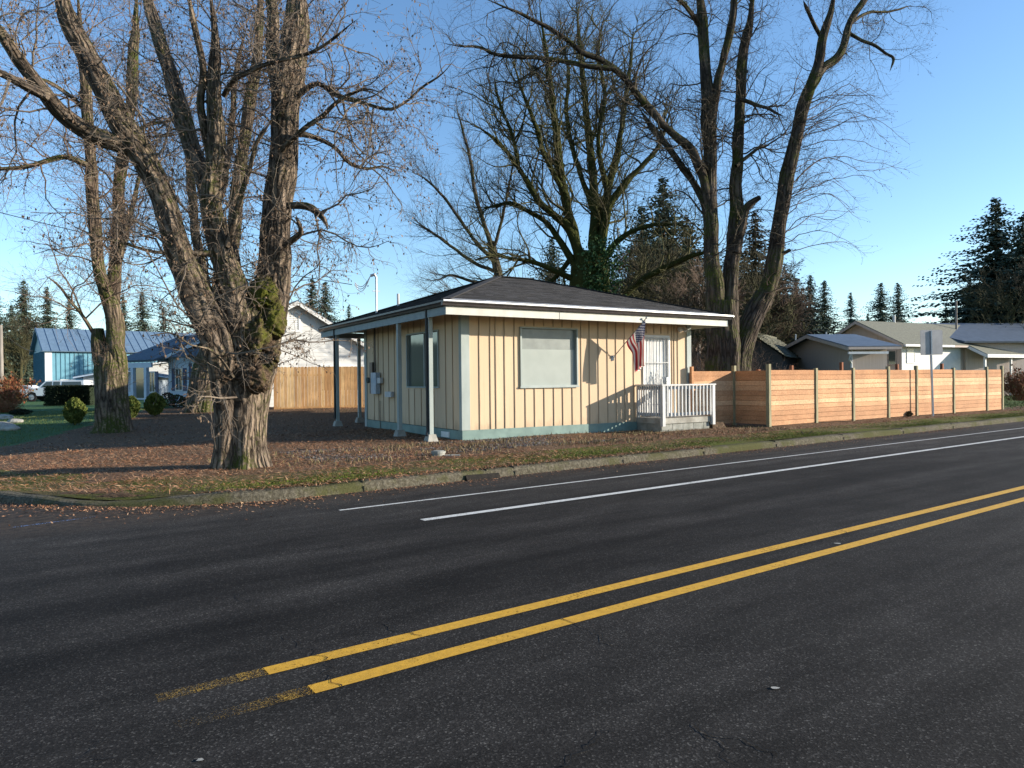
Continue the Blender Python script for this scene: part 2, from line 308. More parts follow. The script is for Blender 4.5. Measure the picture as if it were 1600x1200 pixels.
# ------------------------------------------------------------------ mesh builder
class MB:
    def __init__(s): s.v = []; s.f = []; s.mi = []; s.uv = []; s.n = 0; s.has_uv = False
    def add(s, V, Fc, mi=0, uv=None):   # V (N,3), Fc (M,k)
        V = np.asarray(V, float); Fc = np.asarray(Fc, int)
        s.v.append(V); s.f.append(Fc + s.n); s.mi.append(np.full(len(Fc), mi)); s.n += len(V)
        if uv is not None: s.has_uv = True
        s.uv.append(uv if uv is not None else np.zeros((len(V), 2)))
        return s
    def box(s, x0, x1, y0, y1, z0, z1, mi=0, jit=0):
        V = np.array([[x, y, z] for x in (x0, x1) for y in (y0, y1) for z in (z0, z1)], float)
        return s.add(V, [[0, 1, 3, 2], [4, 6, 7, 5], [0, 4, 5, 1], [2, 3, 7, 6], [0, 2, 6, 4], [1, 5, 7, 3]], mi)
    def hexa(s, P, mi=0):  # 8 pts: bottom 4 ccw, top 4
        return s.add(P, [[3, 2, 1, 0], [4, 5, 6, 7], [0, 1, 5, 4], [1, 2, 6, 5], [2, 3, 7, 6], [3, 0, 4, 7]], mi)
    def bar(s, p, q, w, h=None, mi=0):   # rectangular bar p->q
        p = np.array(p, float); q = np.array(q, float); h = h or w; d = q - p; d /= np.linalg.norm(d)
        up = np.array([0, 0, 1.]) if abs(d[2]) < .9 else np.array([0, 1., 0]); a = np.cross(d, up); a /= np.linalg.norm(a); b = np.cross(a, d)
        a *= w / 2; b *= h / 2
        return s.hexa([p - a - b, p + a - b, p + a + b, p - a + b, q - a - b, q + a - b, q + a + b, q - a + b], mi)
    def prism(s, poly, off, mi=0):   # polygon (k,3) extruded by vector off
        poly = np.array(poly, float); k = len(poly); V = np.vstack([poly, poly + np.array(off, float)]); m_ = mi
        s.v.append(V); s.uv.append(np.zeros((2 * k, 2)))
        fs = [list(range(k))[::-1], list(range(k, 2 * k))] + [[i, (i + 1) % k, k + (i + 1) % k, k + i] for i in range(k)]
        for f_ in fs: s.f.append(np.array([f_]) + s.n); s.mi.append(np.array([mi]))
        s.n += 2 * k; return s
    def tubes(s, P, Rad, sides=5, mi=0, flute=None, uvs=True):   # P (N,K,3) Rad (N,K)
        P = np.asarray(P, float); Rad = np.asarray(Rad, float); N, K, _ = P.shape
        T = np.gradient(P, axis=1); T /= np.linalg.norm(T, axis=2, keepdims=True) + 1e-9
        ref = np.where(np.abs(T[:, :1, 2:3]) > .85, np.array([1., 0, 0]), np.array([0, 0, 1.]))
        ref = np.repeat(ref, K, axis=1); A = np.cross(T, ref); A /= np.linalg.norm(A, axis=2, keepdims=True) + 1e-9
        for k in range(1, K):   # keep the frame from twisting
            a = A[:, k - 1] - T[:, k] * np.sum(A[:, k - 1] * T[:, k], axis=1, keepdims=True); A[:, k] = a / (np.linalg.norm(a, axis=1, keepdims=True) + 1e-9)
        B = np.cross(T, A); th = np.arange(sides) * 2 * math.pi / sides
        rr = Rad[:, :, None] * (flute if flute is not None else np.ones((1, 1, sides)))
        V = P[:, :, None, :] + rr[..., None] * (np.cos(th)[None, None, :, None] * A[:, :, None, :] + np.sin(th)[None, None, :, None] * B[:, :, None, :])
        base = (np.arange(N) * K * sides)[:, None, None] + (np.arange(K - 1) * sides)[None, :, None]; j = np.arange(sides)[None, None, :]; j2 = (j + 1) % sides
        Fc = np.stack([base + j, base + j2, base + sides + j2, base + sides + j], axis=-1).reshape(-1, 4)
        Ls = np.concatenate([np.zeros((N, 1)), np.cumsum(np.linalg.norm(np.diff(P, axis=1), axis=2), axis=1)], axis=1)
        u = (th[None, None, :] / math.pi); u = np.minimum(u, 2 - u) * math.pi * np.maximum(Rad.mean(), .02); u = np.broadcast_to(u, (N, K, sides))
        uv = np.stack([u, np.broadcast_to(Ls[:, :, None], (N, K, sides))], axis=-1).reshape(-1, 2)
        return s.add(V.reshape(-1, 3), Fc, mi, uv)
    def build(s, name, mats, parent=None, smooth=False, loc=None):
        me = bpy.data.meshes.new(name); V = np.vstack(s.v)
        me.vertices.add(len(V)); me.vertices.foreach_set('co', V.ravel().astype(np.float32))
        ks = np.concatenate([np.full(len(f), f.shape[1]) for f in s.f]); idx = np.concatenate([f.ravel() for f in s.f])
        me.loops.add(len(idx)); me.loops.foreach_set('vertex_index', idx.astype(np.int32))
        st = np.concatenate([[0], np.cumsum(ks)[:-1]]); me.polygons.add(len(ks)); me.polygons.foreach_set('loop_start', st.astype(np.int32))
        me.polygons.foreach_set('material_index', np.concatenate(s.mi).astype(np.int32))
        me.polygons.foreach_set('use_smooth', np.full(len(ks), smooth))
        if s.has_uv:
            ul = me.uv_layers.new(name='UVMap'); ul.data.foreach_set('uv', np.vstack(s.uv)[idx].ravel().astype(np.float32))
        me.update(calc_edges=True)
        for m_ in (mats if isinstance(mats, (list, tuple)) else [mats]): me.materials.append(MT[m_] if isinstance(m_, str) else m_)
        o = bpy.data.objects.new(name, me); C.objects.link(o)
        if parent: o.parent = parent
        if loc is not None: o.location = loc
        return o
def tag(o, label=None, cat=None, group=None, kind=None):
    if label: o['label'] = label
    if cat: o['category'] = cat
    if group: o['group'] = group
    if kind: o['kind'] = kind
    return o
def empty(name, loc=(0, 0, 0), rz=0, label=None, cat=None, group=None):
    o = bpy.data.objects.new(name, None); C.objects.link(o); o.location = loc; o.rotation_euler = (0, 0, rz); o.empty_display_size = .2
    return tag(o, label, cat, group)
def copy_tree(o, parent=None):
    c = o.copy(); C.objects.link(c); c.parent = parent
    for ch in [x for x in C.objects if x.parent == o]: copy_tree(ch, c)
    return c
def ico(cx, cy, cz, rx, ry, rz, amp=.15, nu=20, nv=14, seed=0, fr=3.0):
    g = np.random.default_rng(seed); ph = g.uniform(0, 6.28, (6, 3)); kk = g.normal(0, fr, (6, 3))
    th = np.linspace(0, 2 * math.pi, nu, endpoint=False); la = np.linspace(-math.pi / 2, math.pi / 2, nv)
    D_ = np.array([[math.cos(l) * math.cos(t), math.cos(l) * math.sin(t), math.sin(l)] for l in la for t in th])
    n = sum(np.sin(D_ @ kk[i] + ph[i, 0]) for i in range(6)) / 6; V = D_ * (1 + amp * 1.6 * n)[:, None] * np.array([rx, ry, rz]) + np.array([cx, cy, cz])
    Fc = [[i * nu + j, i * nu + (j + 1) % nu, (i + 1) * nu + (j + 1) % nu, (i + 1) * nu + j] for i in range(nv - 1) for j in range(nu)]
    return V, Fc

# ================================================================== SETTING
# hidden-under-everything ground sheet reaching the horizon
def axis(lo, hi, st, far):
    a = list(np.arange(lo, hi + st / 2, st)); g = st
    p = a[-1]; q = a[0]; up = []; dn = []; g = st
    while p < far: g *= 1.35; p += g; up.append(p)
    g = st
    while q > -far: g *= 1.35; q -= g; dn.append(q)
    return np.array(dn[::-1] + a + up)
gx = axis(-26, 30, .3, 3500); gy = axis(-3, 46, .3, 3500)
XX, YY = np.meshgrid(gx, gy, indexing='ij'); SS, NN = sn(XX, YY); dd = sdf(SS, NN)
ZZ = np.where(dd >= .3, hlot(XX, YY) - np.where(dd < 1.6, .06, 0), hroad(XX, YY) - .08)
SW = SS + skew(NN); ZZ = np.where((SW < -9.5) & (NN > 10.0), hroad(XX, YY) + .1, ZZ); ZZ = np.where(NN < -2.0, .03, ZZ)
nxg, nyg = XX.shape
I = (np.arange(nxg - 1)[:, None] * nyg + np.arange(nyg - 1)[None, :]).ravel()
Fg = np.stack([I, I + nyg, I + nyg + 1, I + 1], axis=-1)
mb = MB(); fc_x = XX.ravel()[I]; fc_y = YY.ravel()[I]; fs, fn = sn(fc_x, fc_y); fw_ = fs + skew(fn)
lotmask = (fw_ > -2.5) & (fn > 9) & (fn < 24.7 + 1.3 * (fs + .2) + .6 * np.abs(fs + .2)) & (fn < 46) & (fs < 27) | ((fs > -2.5) & (fn > 9) & (fs < 60) & (fn < 12.9))
lawn = (~lotmask) & (fw_ > -1) & (fn > 20) & (fn < 80) & (fs < 60)
mb.v.append(np.stack([XX.ravel(), YY.ravel(), ZZ.ravel()], -1)); mb.uv.append(np.zeros((XX.size, 2))); mb.n = XX.size
mb.f.append(Fg); mb.mi.append(np.where(lotmask, 0, np.where(lawn, 2, 1)))
tag(mb.build('ground', ['soil', 'far_grass', 'lawn'], smooth=True), kind='structure')

# asphalt of both streets, one L-shaped sheet in the street's own axes
RZ = math.atan2(r_[1], r_[0])
def sheet(name, s0, s1, n0, n1, mt, z=.0, ds=1.0, dn=1.0, hf=hroad, parent=None):
    ss = np.linspace(s0, s1, max(2, int((s1 - s0) / ds) + 1)); nn = np.linspace(n0, n1, max(2, int((n1 - n0) / dn) + 1))
    S, N_ = np.meshgrid(ss, nn, indexing='ij'); X, Y = xy(S, N_); Z = hf(X, Y) + z
    I = (np.arange(len(ss) - 1)[:, None] * len(nn) + np.arange(len(nn) - 1)[None, :]).ravel()
    return np.stack([S.ravel(), N_.ravel(), Z.ravel()], -1), np.stack([I, I + len(nn), I + len(nn) + 1, I + 1], -1)
mb = MB(); mb.add(*sheet('', -60, 60, -1.5, 13.4, 0)); mb.add(*sheet('', 60, 600, -1.5, 9.8, 0, ds=20, dn=6)); mb.add(*sheet('', -75, 3.4, 13.4, 120, 0))
o = mb.build('road', 'asphalt'); o.rotation_euler = (0, 0, RZ); tag(o, kind='structure')
def line(name, s0, s1, n, w, mt, z=.004):
    mb = MB(); mb.add(*sheet('', s0, s1, n - w / 2, n + w / 2, 0, z=z, ds=.5, dn=1))
    o = mb.build(name, mt); o.rotation_euler = (0, 0, RZ); return tag(o, kind='structure')
line('white_edge_line', 3.86, 300, 7.23, .115, 'white_line'); line('thin_white_line', 3.34, 300, 8.42, .06, 'white_line')
line('yellow_centre_line', 1.15, 300, 3.99, .115, 'yellow'); line('yellow_centre_line', 1.27, 300, 3.61, .115, 'yellow')
line('worn_yellow_line', .60, 1.0, 3.985, .105, 'yellow_worn'); line('worn_yellow_line', 1.0, 1.15, 3.99, .11, 'yellow_half'); line('worn_yellow_line', .62, 1.1, 3.60, .105, 'yellow_worn'); line('worn_yellow_line', 1.1, 1.27, 3.61, .11, 'yellow_half')
p0 = G(20, 825, hroad); p1 = G(150, 808, hroad); s0, q0 = sn(p0[0], p0[1]); s1, q1 = sn(p1[0], p1[1])
mb = MB(); mb.add([[s0, q0, p0[2] + .004], [s1, q1, p1[2] + .004], [s1, q1 + .045, p1[2] + .004], [s0, q0 + .045, p0[2] + .004]], [[0, 1, 2, 3]])
o = mb.build('faint_blue_mark', 'blue_line'); o.rotation_euler = (0, 0, RZ); tag(o, kind='structure')
# cracks: thin crooked dark slivers
mb = MB(); g = np.random.default_rng(5)
def crack(px0, px1, w=.005, nseg=16, wob=.05):
    a = G(*px0, hroad); b = G(*px1, hroad); n = nseg; t = np.linspace(0, 1, n); P = a[None] * (1 - t[:, None]) + b[None] * t[:, None]
    off = np.cumsum(g.normal(0, wob * .5, n)); off -= off[-1] * t; d = (b - a)[:2]; d /= np.linalg.norm(d); pr = np.array([-d[1], d[0]])
    P[:, :2] += off[:, None] * pr; ww = w * (g.uniform(.3, 1, n)); ww[0] = ww[-1] = .001
    L_ = P.copy(); L_[:, :2] += pr * ww[:, None]; R2 = P.copy(); R2[:, :2] -= pr * ww[:, None]
    V = np.vstack([L_, R2]); V[:, 2] += .007
    mb.add(V, [[i, i + 1, n + i + 1, n + i] for i in range(n - 1)])
for c in [((455, 990), (505, 1035)), ((602, 975), (655, 998)), ((870, 968), (960, 1010)), ((370, 928), (412, 942)), ((1090, 1130), (1160, 1195)), ((140, 1160), (152, 1199)), ((1280, 850), (1335, 832)), ((500, 1032), (535, 1075)), ((1100, 1140), (1215, 1192)), ((960, 1140), (870, 1199)), ((560, 870), (540, 850)), ((1320, 828), (1350, 838))]: crack(*c)
tag(mb.build('road_cracks', mat('crack', (.006, .006, .006), None)), kind='structure')
# small pale spots on the asphalt
mb = MB()
for px, py, w in [(1211, 1076, .018), (1309, 850, .03), (313, 1189, .014)]:
    p = G(px, py, hroad); t = np.linspace(0, 6.28, 9)[:-1]; rr = w * g.uniform(.6, 1.1, 8)
    V = np.stack([p[0] + rr * 1.4 * np.cos(t), p[1] + rr * np.sin(t), np.full(8, p[2] + .006)], -1); mb.f.append(np.array([list(range(8))]) + mb.n); mb.v.append(V); mb.uv.append(np.zeros((8, 2))); mb.mi.append(np.array([0])); mb.n += 8
tag(mb.build('paint_spots', 'concrete'), kind='structure')

# kerb following the rounded corner, and the verge strip behind it
RRk = 3.75
def kpath():
    pts = [( -.25, n) for n in np.arange(60, 13.4, -1.5)]
    for t in np.linspace(math.pi, 1.5 * math.pi, 26): pts.append((3.5 + RRk * math.cos(t), 13.4 + RRk * math.sin(t)))
    pts += [(s, 9.65) for s in np.arange(4.5, 60, 1.0)] + [(s, 9.65) for s in np.arange(62, 400, 20)]
    pts = np.array(pts); pts[:, 0] -= skew(pts[:, 1]); return pts
KP = kpath(); T = np.gradient(KP, axis=0); T /= np.linalg.norm(T, axis=1, keepdims=True); KN = np.stack([-T[:, 1], T[:, 0]], -1)
def strip(offs, zf, V0=None):
    P = [KP + KN * o for o in offs]; rows = []
    for k, p in enumerate(P):
        X, Y = xy(p[:, 0], p[:, 1]); rows.append(np.stack([X, Y, zf(k, X, Y, p)], -1))
    n = len(KP); V = np.vstack(rows); Fc = [[k * n + i, k * n + i + 1, (k + 1) * n + i + 1, (k + 1) * n + i] for k in range(len(offs) - 1) for i in range(n - 1)]
    return V, Fc
dip = lambda p: sst(1 - np.abs(p[:, 0] - 1.1) / 1.3) * (p[:, 1] < 13.2) * .10   # the worn-down kerb ramp at the corner
kz = [-.05, .085, .12, .14, .145, .02]
mb = MB(); wob = np.random.default_rng(3).normal(0, .006, len(KP))
V, Fc = strip([-.015, .01, .03, .065, .20, .21], lambda k, X, Y, p: hroad(X, Y) + kz[k] - (dip(p) if 0 < k < 5 else 0) + wob * (1 if k else 0))
mb.add(V, Fc)
tag(mb.build('kerb', 'kerb', smooth=False), kind='structure')
mb = MB(); js = [4.2, 6.35, 6.9, 9.4, 11.7, 14.2, 17, 20, 23]   # dark joints
for s_ in js:
    for n0, n1, z0, z1 in [(9.637, 9.652, 0, .08), (9.68, 9.85, .10, .1470)]:
        X0, Y0 = xy(s_, n0); X1, Y1 = xy(s_, n1); X2, Y2 = xy(s_ + .009, n0); X3, Y3 = xy(s_ + .009, n1)
        mb.hexa([[X0, Y0, z0], [X2, Y2, z0], [X3, Y3, z0], [X1, Y1, z0], [X0, Y0, z1], [X2, Y2, z1], [X3, Y3, z1], [X1, Y1, z1]])
tag(mb.build('kerb_joints', mat('joint_dirt', (.03, .028, .02), None)), kind='structure')
def vz(k, X, Y, p):
    o = [.195, .28, .5, .8, 1.2, 1.7, 2.3][k]; return hlot(X, Y) + (.0 if k < 5 else (.002 if k == 5 else -.02)) - dip(p) * (1 - o / 2.3) + (.0 if k == 0 else .012 * math.sin(k * 2.1) * np.sin(X * 3.1 + k)) * (k < 5)
mb = MB(); mb.add(*strip([.195, .28, .5, .8, 1.2, 1.7, 2.3], vz)); tag(mb.build('verge', 'verge', smooth=True), kind='structure')
# storm drain slot in the kerb
p = G(762, 750, hroad); s_, n0 = sn(p[0], p[1])
mb = MB(); x0, y0 = xy(s_ - .32, 9.58); x1, y1 = xy(s_ + .32, 9.58); x2, y2 = xy(s_ + .32, 9.638); x3, y3 = xy(s_ - .32, 9.638)
mb.hexa([[x0, y0, .0], [x1, y1, .0], [x2, y2, .0], [x3, y3, .0], [x0, y0, .006], [x1, y1, .006], [x2, y2, .075], [x3, y3, .09]])
tag(mb.build('storm_drain', mat('drain_shade', (.02, .016, .012), (.008, .007, .006), 20, .95, .5, 40)), 'dark storm drain slot at the foot of the kerb', 'drain')  # dark wedge colours in the shade inside the slot opening

# scattered litter -------------------------------------------------
def scatter(name, pts, mt, smin, smax, asp, label, cat, tilt=.35, lift=.012, hf=hlot, kind='stuff'):
    g = RNG; N = len(pts); a = g.uniform(0, 6.28, N) if name != 'fallen_leaves' else g.normal(RZ * .4, .8, N); l = g.uniform(smin, smax, N); w = l * asp * g.uniform(.6, 1.3, N)
    t = g.normal(0, tilt, N); u = g.normal(0, tilt, N)
    d = np.stack([np.cos(a) * np.cos(t), np.sin(a) * np.cos(t), np.sin(t)], -1); e = np.stack([-np.sin(a) * np.cos(u), np.cos(a) * np.cos(u), np.sin(u)], -1)
    P = np.stack([pts[:, 0], pts[:, 1], hf(pts[:, 0], pts[:, 1]) + lift * g.uniform(.3, 1.5, N)], -1)
    V = np.stack([P - d * l[:, None] / 2, P + e * w[:, None] / 2, P + d * l[:, None] / 2, P - e * w[:, None] / 2], 1).reshape(-1, 3)
    mb = MB(); mb.add(V, np.arange(N * 4).reshape(-1, 4)); o = mb.build(name, mt)
    return tag(o, label, cat, kind=kind)
def inb(X, Y):     # inside building footprint
    dx = X - BC[0]; dy = Y - BC[1]; u = dx * a_[0] + dy * a_[1]; v = dx * b_[0] + dy * b_[1]; return (u > 0) & (u < 7.6) & (v > 0) & (v < 6.6)
def cloud(N, s0, s1, n0, n1, dens=None, dmin=.2):
    s = RNG.uniform(s0, s1, N); n = RNG.uniform(n0, n1, N); X, Y = xy(s, n); k = (sdf(s, n) > dmin) & ~inb(X, Y)
    if dens is not None: k &= RNG.uniform(0, 1, N) < dens(s, n, X, Y)
    return np.stack([X[k], Y[k]], -1)
def clump(s, n, f=1.0): return .5 + .5 * np.sin(s * 1.7 * f + 1.3 * np.sin(n * 2.3 * f)) * np.sin(n * 2.9 * f + 1.1 * np.sin(s * 1.1 * f))
pts = cloud(300000, -4, 17, 9.8, 20, lambda s, n, X, Y: np.clip(.30 + 1.1 * clump(s, n) * clump(s + 5, n + 2, .47), 0, 1) * sst((n - 9.6) / 1.2) * np.where(n > 13, .75, 1.0) * np.where(s > 9, .45, 1))
scatter('fallen_leaves', pts, 'leaf', .025, .13, .10, 'red brown fallen leaves and needles covering the bare lot', 'leaf litter')
pts = cloud(16000, -3, 12, 9.5, 10.0, None, dmin=.01)
scatter('kerb_leaves', pts[:5000], 'leaf', .02, .07, .25, 'brown needles and leaves lying on top of the kerb', 'leaf litter', lift=.02, hf=lambda x, y: hroad(x, y) + .145)
pts = cloud(70000, -6, 24, 19, 44, lambda s, n, X, Y: np.clip(.2 + .8 * clump(s, n, .5), 0, 1) * (n < 24.4 + 1.3 * (s + .2) + .6 * np.abs(s + .2)))
scatter('shaded_leaves', pts, 'leaf', .03, .10, .3, 'leaf litter on the shaded ground behind the largest tree', 'leaf litter')
pts = cloud(16000, 15, 40, 9.9, 12.4, lambda s, n, X, Y: np.clip(clump(s, n), .15, 1) * sst((n - 10) / 1.2))
scatter('fallen_twigs_and_leaves', pts, 'leaf', .02, .08, .3, 'brown leaf litter along the foot of the plank fence', 'leaf litter')
pts = cloud(30000, 4.5, 11.5, 12.2, 14.6, lambda s, n, X, Y: np.clip(1.5 * clump(s, n, .8) - .25, 0, 1) * .8)
scatter('gravel', pts, 'gravel', .015, .04, .8, 'grey gravel patches along the front of the cream building', 'gravel')
pts = cloud(90000, .5, 34, 9.80, 10.9, lambda s, n, X, Y: np.clip(2.0 * clump(s, n, .6) - .45, 0, 1) * sst((11.0 - n) / 1.0))
scatter('moss', pts, 'mossleaf', .012, .035, .5, 'bright green moss on the verge just behind the kerb', 'moss', tilt=.9, lift=.012)
s = RNG.uniform(-.2, 24, 9000); n = 9.64 - RNG.exponential(.16, 9000); ang = RNG.uniform(0, 1, 9000)
X, Y = xy(s, n); k = (s > 3.2) & (RNG.uniform(0, 1, 9000) < .2 + .8 * clump(s, n * .3, .9)); 
scatter('gutter_debris', np.stack([X[k], Y[k]], -1), 'leaf', .015, .05, .3, 'brown debris gathered on the asphalt at the kerb', 'debris', hf=hroad, lift=.01)
t = RNG.uniform(math.pi, 1.5 * math.pi, 2600); rr = 3.75 + RNG.exponential(.22, 2600); X, Y = xy(3.5 + rr * np.cos(t), 13.4 + rr * np.sin(t))
scatter('corner_debris', np.stack([X, Y], -1), 'leaf', .015, .06, .3, 'reddish needles washed onto the asphalt round the corner kerb', 'debris', hf=hroad, lift=.01)
# green patches of grass on the lot
def blades(name, pts, mt, h0, h1, label, cat, hf=hlot):
    g = RNG; N = len(pts); a = g.uniform(0, 6.28, N); h = g.uniform(h0, h1, N); w = h * .12 + .003; z = hf(pts[:, 0], pts[:, 1])
    dx, dy = np.cos(a) * w, np.sin(a) * w; lx, ly = g.normal(0, .35, N) * h, g.normal(0, .35, N) * h
    V = np.stack([np.stack([pts[:, 0] - dx, pts[:, 1] - dy, z - .01], -1), np.stack([pts[:, 0] + dx, pts[:, 1] + dy, z - .01], -1), np.stack([pts[:, 0] + lx, pts[:, 1] + ly, z + h], -1)], 1).reshape(-1, 3)
    mb = MB(); mb.add(V, np.arange(3 * N).reshape(-1, 3)); return tag(mb.build(name, mt), label, cat, kind='stuff')
MT['blade'] = leafmat('grass_blade', [(.06, .09, .025), (.10, .14, .045), (.13, .15, .06)])
MT['drygrass'] = leafmat('dry_grass', [(.12, .09, .05), (.2, .15, .08), (.09, .08, .03)])
pts = cloud(70000, -6, 9, 20, 46, lambda s, n, X, Y: (.5 + .5 * clump(s, n)) * (n > 24.8 + 1.3 * (s + .2) + .6 * np.abs(s + .2))); blades('lawn_grass', pts, 'blade', .03, .07, 'short green lawn beyond the bare lot', 'grass')
pts = cloud(9000, 34, 60, 11, 26, None); blades('roadside_grass', pts, 'blade', .04, .12, 'green grass patch past the end of the plank fence', 'grass')
pts = cloud(9000, 3, 18, 11.5, 14.4, lambda s, n, X, Y: clump(s + 3, n, .7) ** 2); blades('dry_grass', pts, 'drygrass', .03, .10, 'thin dry grass stalks in front of the cream building', 'grass')

# hills on the horizon
mb = MB(); ang = np.linspace(-60, 60, 121); rows = []
for k, (rad, hh) in enumerate([(1400, -5), (1600, 1.0), (2000, .8), (2600, -5)]):
    a = np.radians(ang); z = (85 + 28 * np.sin(a * 7 + 1) + 16 * np.sin(a * 17 + 2) + 5 * np.sin(a * 43)) * hh if hh > 0 else np.full_like(a, -5)
    rows.append(np.stack([rad * np.sin(a), rad * np.cos(a), z], -1))
V = np.vstack(rows); n = 121; mb.add(V, [[k * n + i, k * n + i + 1, (k + 1) * n + i + 1, (k + 1) * n + i] for k in range(3) for i in range(n - 1)])
tag(mb.build('hills', 'hill', smooth=True), kind='structure')
# ================================================================== CREAM BUILDING
def fplane(px, py, b0=0.0):     # pixel -> (a, z) on the plane b = b0 of the building frame
    d = ray(px, py); o = -BC; nb = o @ b_ - b0; t = -nb / (d[:2] @ b_); q = d[:2] * t - BC; return q @ a_, H + d[2] * t
def splane(px, py, a0=0.0):     # pixel -> (b, z) on the plane a = a0
    d = ray(px, py); na = -BC @ a_ - a0; t = -na / (d[:2] @ a_); q = d[:2] * t - BC; return q @ b_, H + d[2] * t
BZ = math.atan2(a_[1], a_[0])
bld = empty('office_building', (BC[0], BC[1], 0), BZ, 'small cream board and batten building with dark hip roof and corner porch posts', 'building')
WA, WB = 7.6, 6.7
win = [fplane(812, 511), fplane(902, 604)]; wx0, wz1 = win[0]; wx1, wz0 = win[1]
wz0 = fplane(855, 604)[1]; wz1 = fplane(855, 512)[1]
dx0 = fplane(1004, 600)[0]; dx1 = fplane(1046, 600)[0]; dz1 = fplane(1025, 524)[1]; dz0 = .52
sb0, sz1 = splane(686, 515); sb1, _ = splane(636, 515); sz0 = splane(660, 606)[1]
mb = MB(); T_ = .15; zb = .385; zt = 3.30
# front wall panels round the openings (butted)
for x0, x1, z0, z1 in [(0, wx0, zb, zt), (wx0, wx1, zb, wz0), (wx0, wx1, wz1, zt), (wx1, dx0, zb, zt), (dx0, dx1, dz1, zt), (dx1, WA, zb, zt)]:
    mb.box(x0, x1, 0, T_, z0, z1)
for y0, y1, z0, z1 in [(T_, sb0, zb, zt), (sb0, sb1, zb, sz0), (sb0, sb1, sz1, zt), (sb1, WB, zb, zt)]:
    mb.box(0, T_, y0, y1, z0, z1)
mb.box(WA - T_, WA, T_, WB, zb, zt); mb.box(T_, WA - T_, WB - T_, WB, zb, zt)
mb.build('siding_wall', 'cream', bld)
# battens, at the uneven spacing of the photograph
mb = MB()
for bx in [748.5, 765.5, 774, 788, 803.5, 1049.5, 1053, 1058.5]:
    x = fplane(bx, 590)[0]; mb.box(x, x + .022, -.020, .002, zb, zt)
for bx in [820, 834.5, 849.5, 864.5, 878.5, 893.5]:
    x = fplane(bx, 590)[0]; mb.box(x, x + .022, -.020, .002, zb, wz0 - .03); mb.box(x, x + .022, -.020, .002, wz1 + .03, zt)
for bx in [907.5, 920.5, 934.5, 948.8, 962, 975.5, 989.5]:
    x = fplane(bx, 590)[0]; mb.box(x, x + .022, -.020, .002, zb, zt)
for bx in [1009, 1021, 1032, 1043]:
    x = fplane(bx, 500)[0]; mb.box(x, x + .022, -.020, .002, dz1 + .05, zt)
for bx in [708, 697, 627.5, 617, 608, 599.5, 592, 585]:
    y = splane(bx, 590)[0]; mb.box(-.020, .002, y, y + .024, zb, zt)
for bx in [678, 668, 658.5, 648, 639]:
    y = splane(bx, 590)[0]; mb.box(-.020, .002, y, y + .024, zb, sz0 - .03); mb.box(-.020, .002, y, y + .024, sz1 + .03, zt)
for y in np.arange(.4, 6.5, .33): mb.box(WA - .002, WA + .025, y, y + .028, zb, zt)
for x in np.arange(.4, 7.5, .33): mb.box(x, x + .028, WB - .002, WB + .025, zb, zt)
mb.build('batten_strips', 'batten', bld)
cw = fplane(733, 590)[0]
mb = MB(); mb.prism([[-.035, -.035, zb], [cw, -.035, zb], [cw, -.001, zb], [-.001, -.001, zb], [-.001, .10, zb], [-.035, .10, zb]], [0, 0, 3.28 - zb]); mb.build('corner_board', 'greytrim', bld); mb = MB()
x = fplane(1072.5, 590)[0]; mb.box(x, WA + .035, -.036, -.001, zb, 3.28); mb.build('corner_board', 'greytrim', bld); mb = MB()
mb.box(-.036, -.001, WB - .16, WB + .03, .0, 3.28)
mb.build('corner_board', 'greytrim', bld)
mb = MB(); mb.box(-.02, WA + .02, -.022, .2, -.2, zb); mb.box(-.02, .2, .2, WB, -.2, zb - .012); mb.box(WA - .2, WA + .02, .2, WB, -.2, zb - .01); mb.box(.2, WA - .2, WB - .2, WB + .01, -.2, zb - .011)
sk = mb.build('skirt', 'teal', bld)
v0, vz_ = splane(704, 675); v1, vz2 = splane(692, 682)
mb = MB(); mb.box(-.05, -.021, v0, v1, vz2, vz_)
for k in range(4): mb.box(-.058, -.05, v0 + .02, v1 - .02, vz2 + .012 + k * (vz_ - vz2 - .03) / 4, vz2 + .02 + k * (vz_ - vz2 - .03) / 4)
mb.build('foundation_vent', 'white', bld)
# front window with film
mb = MB(); fw = .035
for x0, x1, z0, z1 in [(wx0 - .01, wx0 + fw, wz0, wz1), (wx1 - fw, wx1 + .01, wz0, wz1), (wx0 + fw, wx1 - fw, wz0, wz0 + fw), (wx0 + fw, wx1 - fw, wz1 - fw, wz1)]: mb.box(x0, x1, -.045, .10, z0, z1)
wn_ = mb.build('window', 'greytrim', bld)
zm = fplane(855, 546)[1]; mb = MB(); mb.box(wx0 + fw, wx1 - fw, .05, .07, wz0 + fw, zm); mb.build('pane', 'blind', wn_); mb = MB(); mb.box(wx0 + fw, wx1 - fw, .056, .075, zm, wz1 - fw); mb.build('upper_pane', mat('eave_shade_film', (.20, .225, .21), (.15, .17, .16), 3, .35, spec=.5), wn_)  # upper pane darker: eave shade on the blind is put into its colour
mb = MB(); mb.box(wx0 - .03, wx1 + .03, -.06, -.0451, wz0 - .03, wz0 + .012); mb.build('sill', 'greytrim', wn_)
# side window, dark reflecting glass
mb = MB()
for y0, y1, z0, z1 in [(sb0, sb0 + fw, sz0, sz1), (sb1 - fw, sb1, sz0, sz1), (sb0 + fw, sb1 - fw, sz0, sz0 + fw), (sb0 + fw, sb1 - fw, sz1 - fw, sz1)]: mb.box(-.04, .1, y0, y1, z0, z1)
ym = sb0 + (sb1 - sb0) * .42; mb.box(-.03, .08, ym, ym + .04, sz0 + fw, sz1 - fw)
wn_ = mb.build('window', 'greytrim', bld)
for u, v in ((sb0 + fw, ym), (ym + .04, sb1 - fw)):
    mb = MB(); mb.box(.03, .05, u, v, sz0 + fw, sz1 - fw); mb.build('pane', 'glass', wn_)
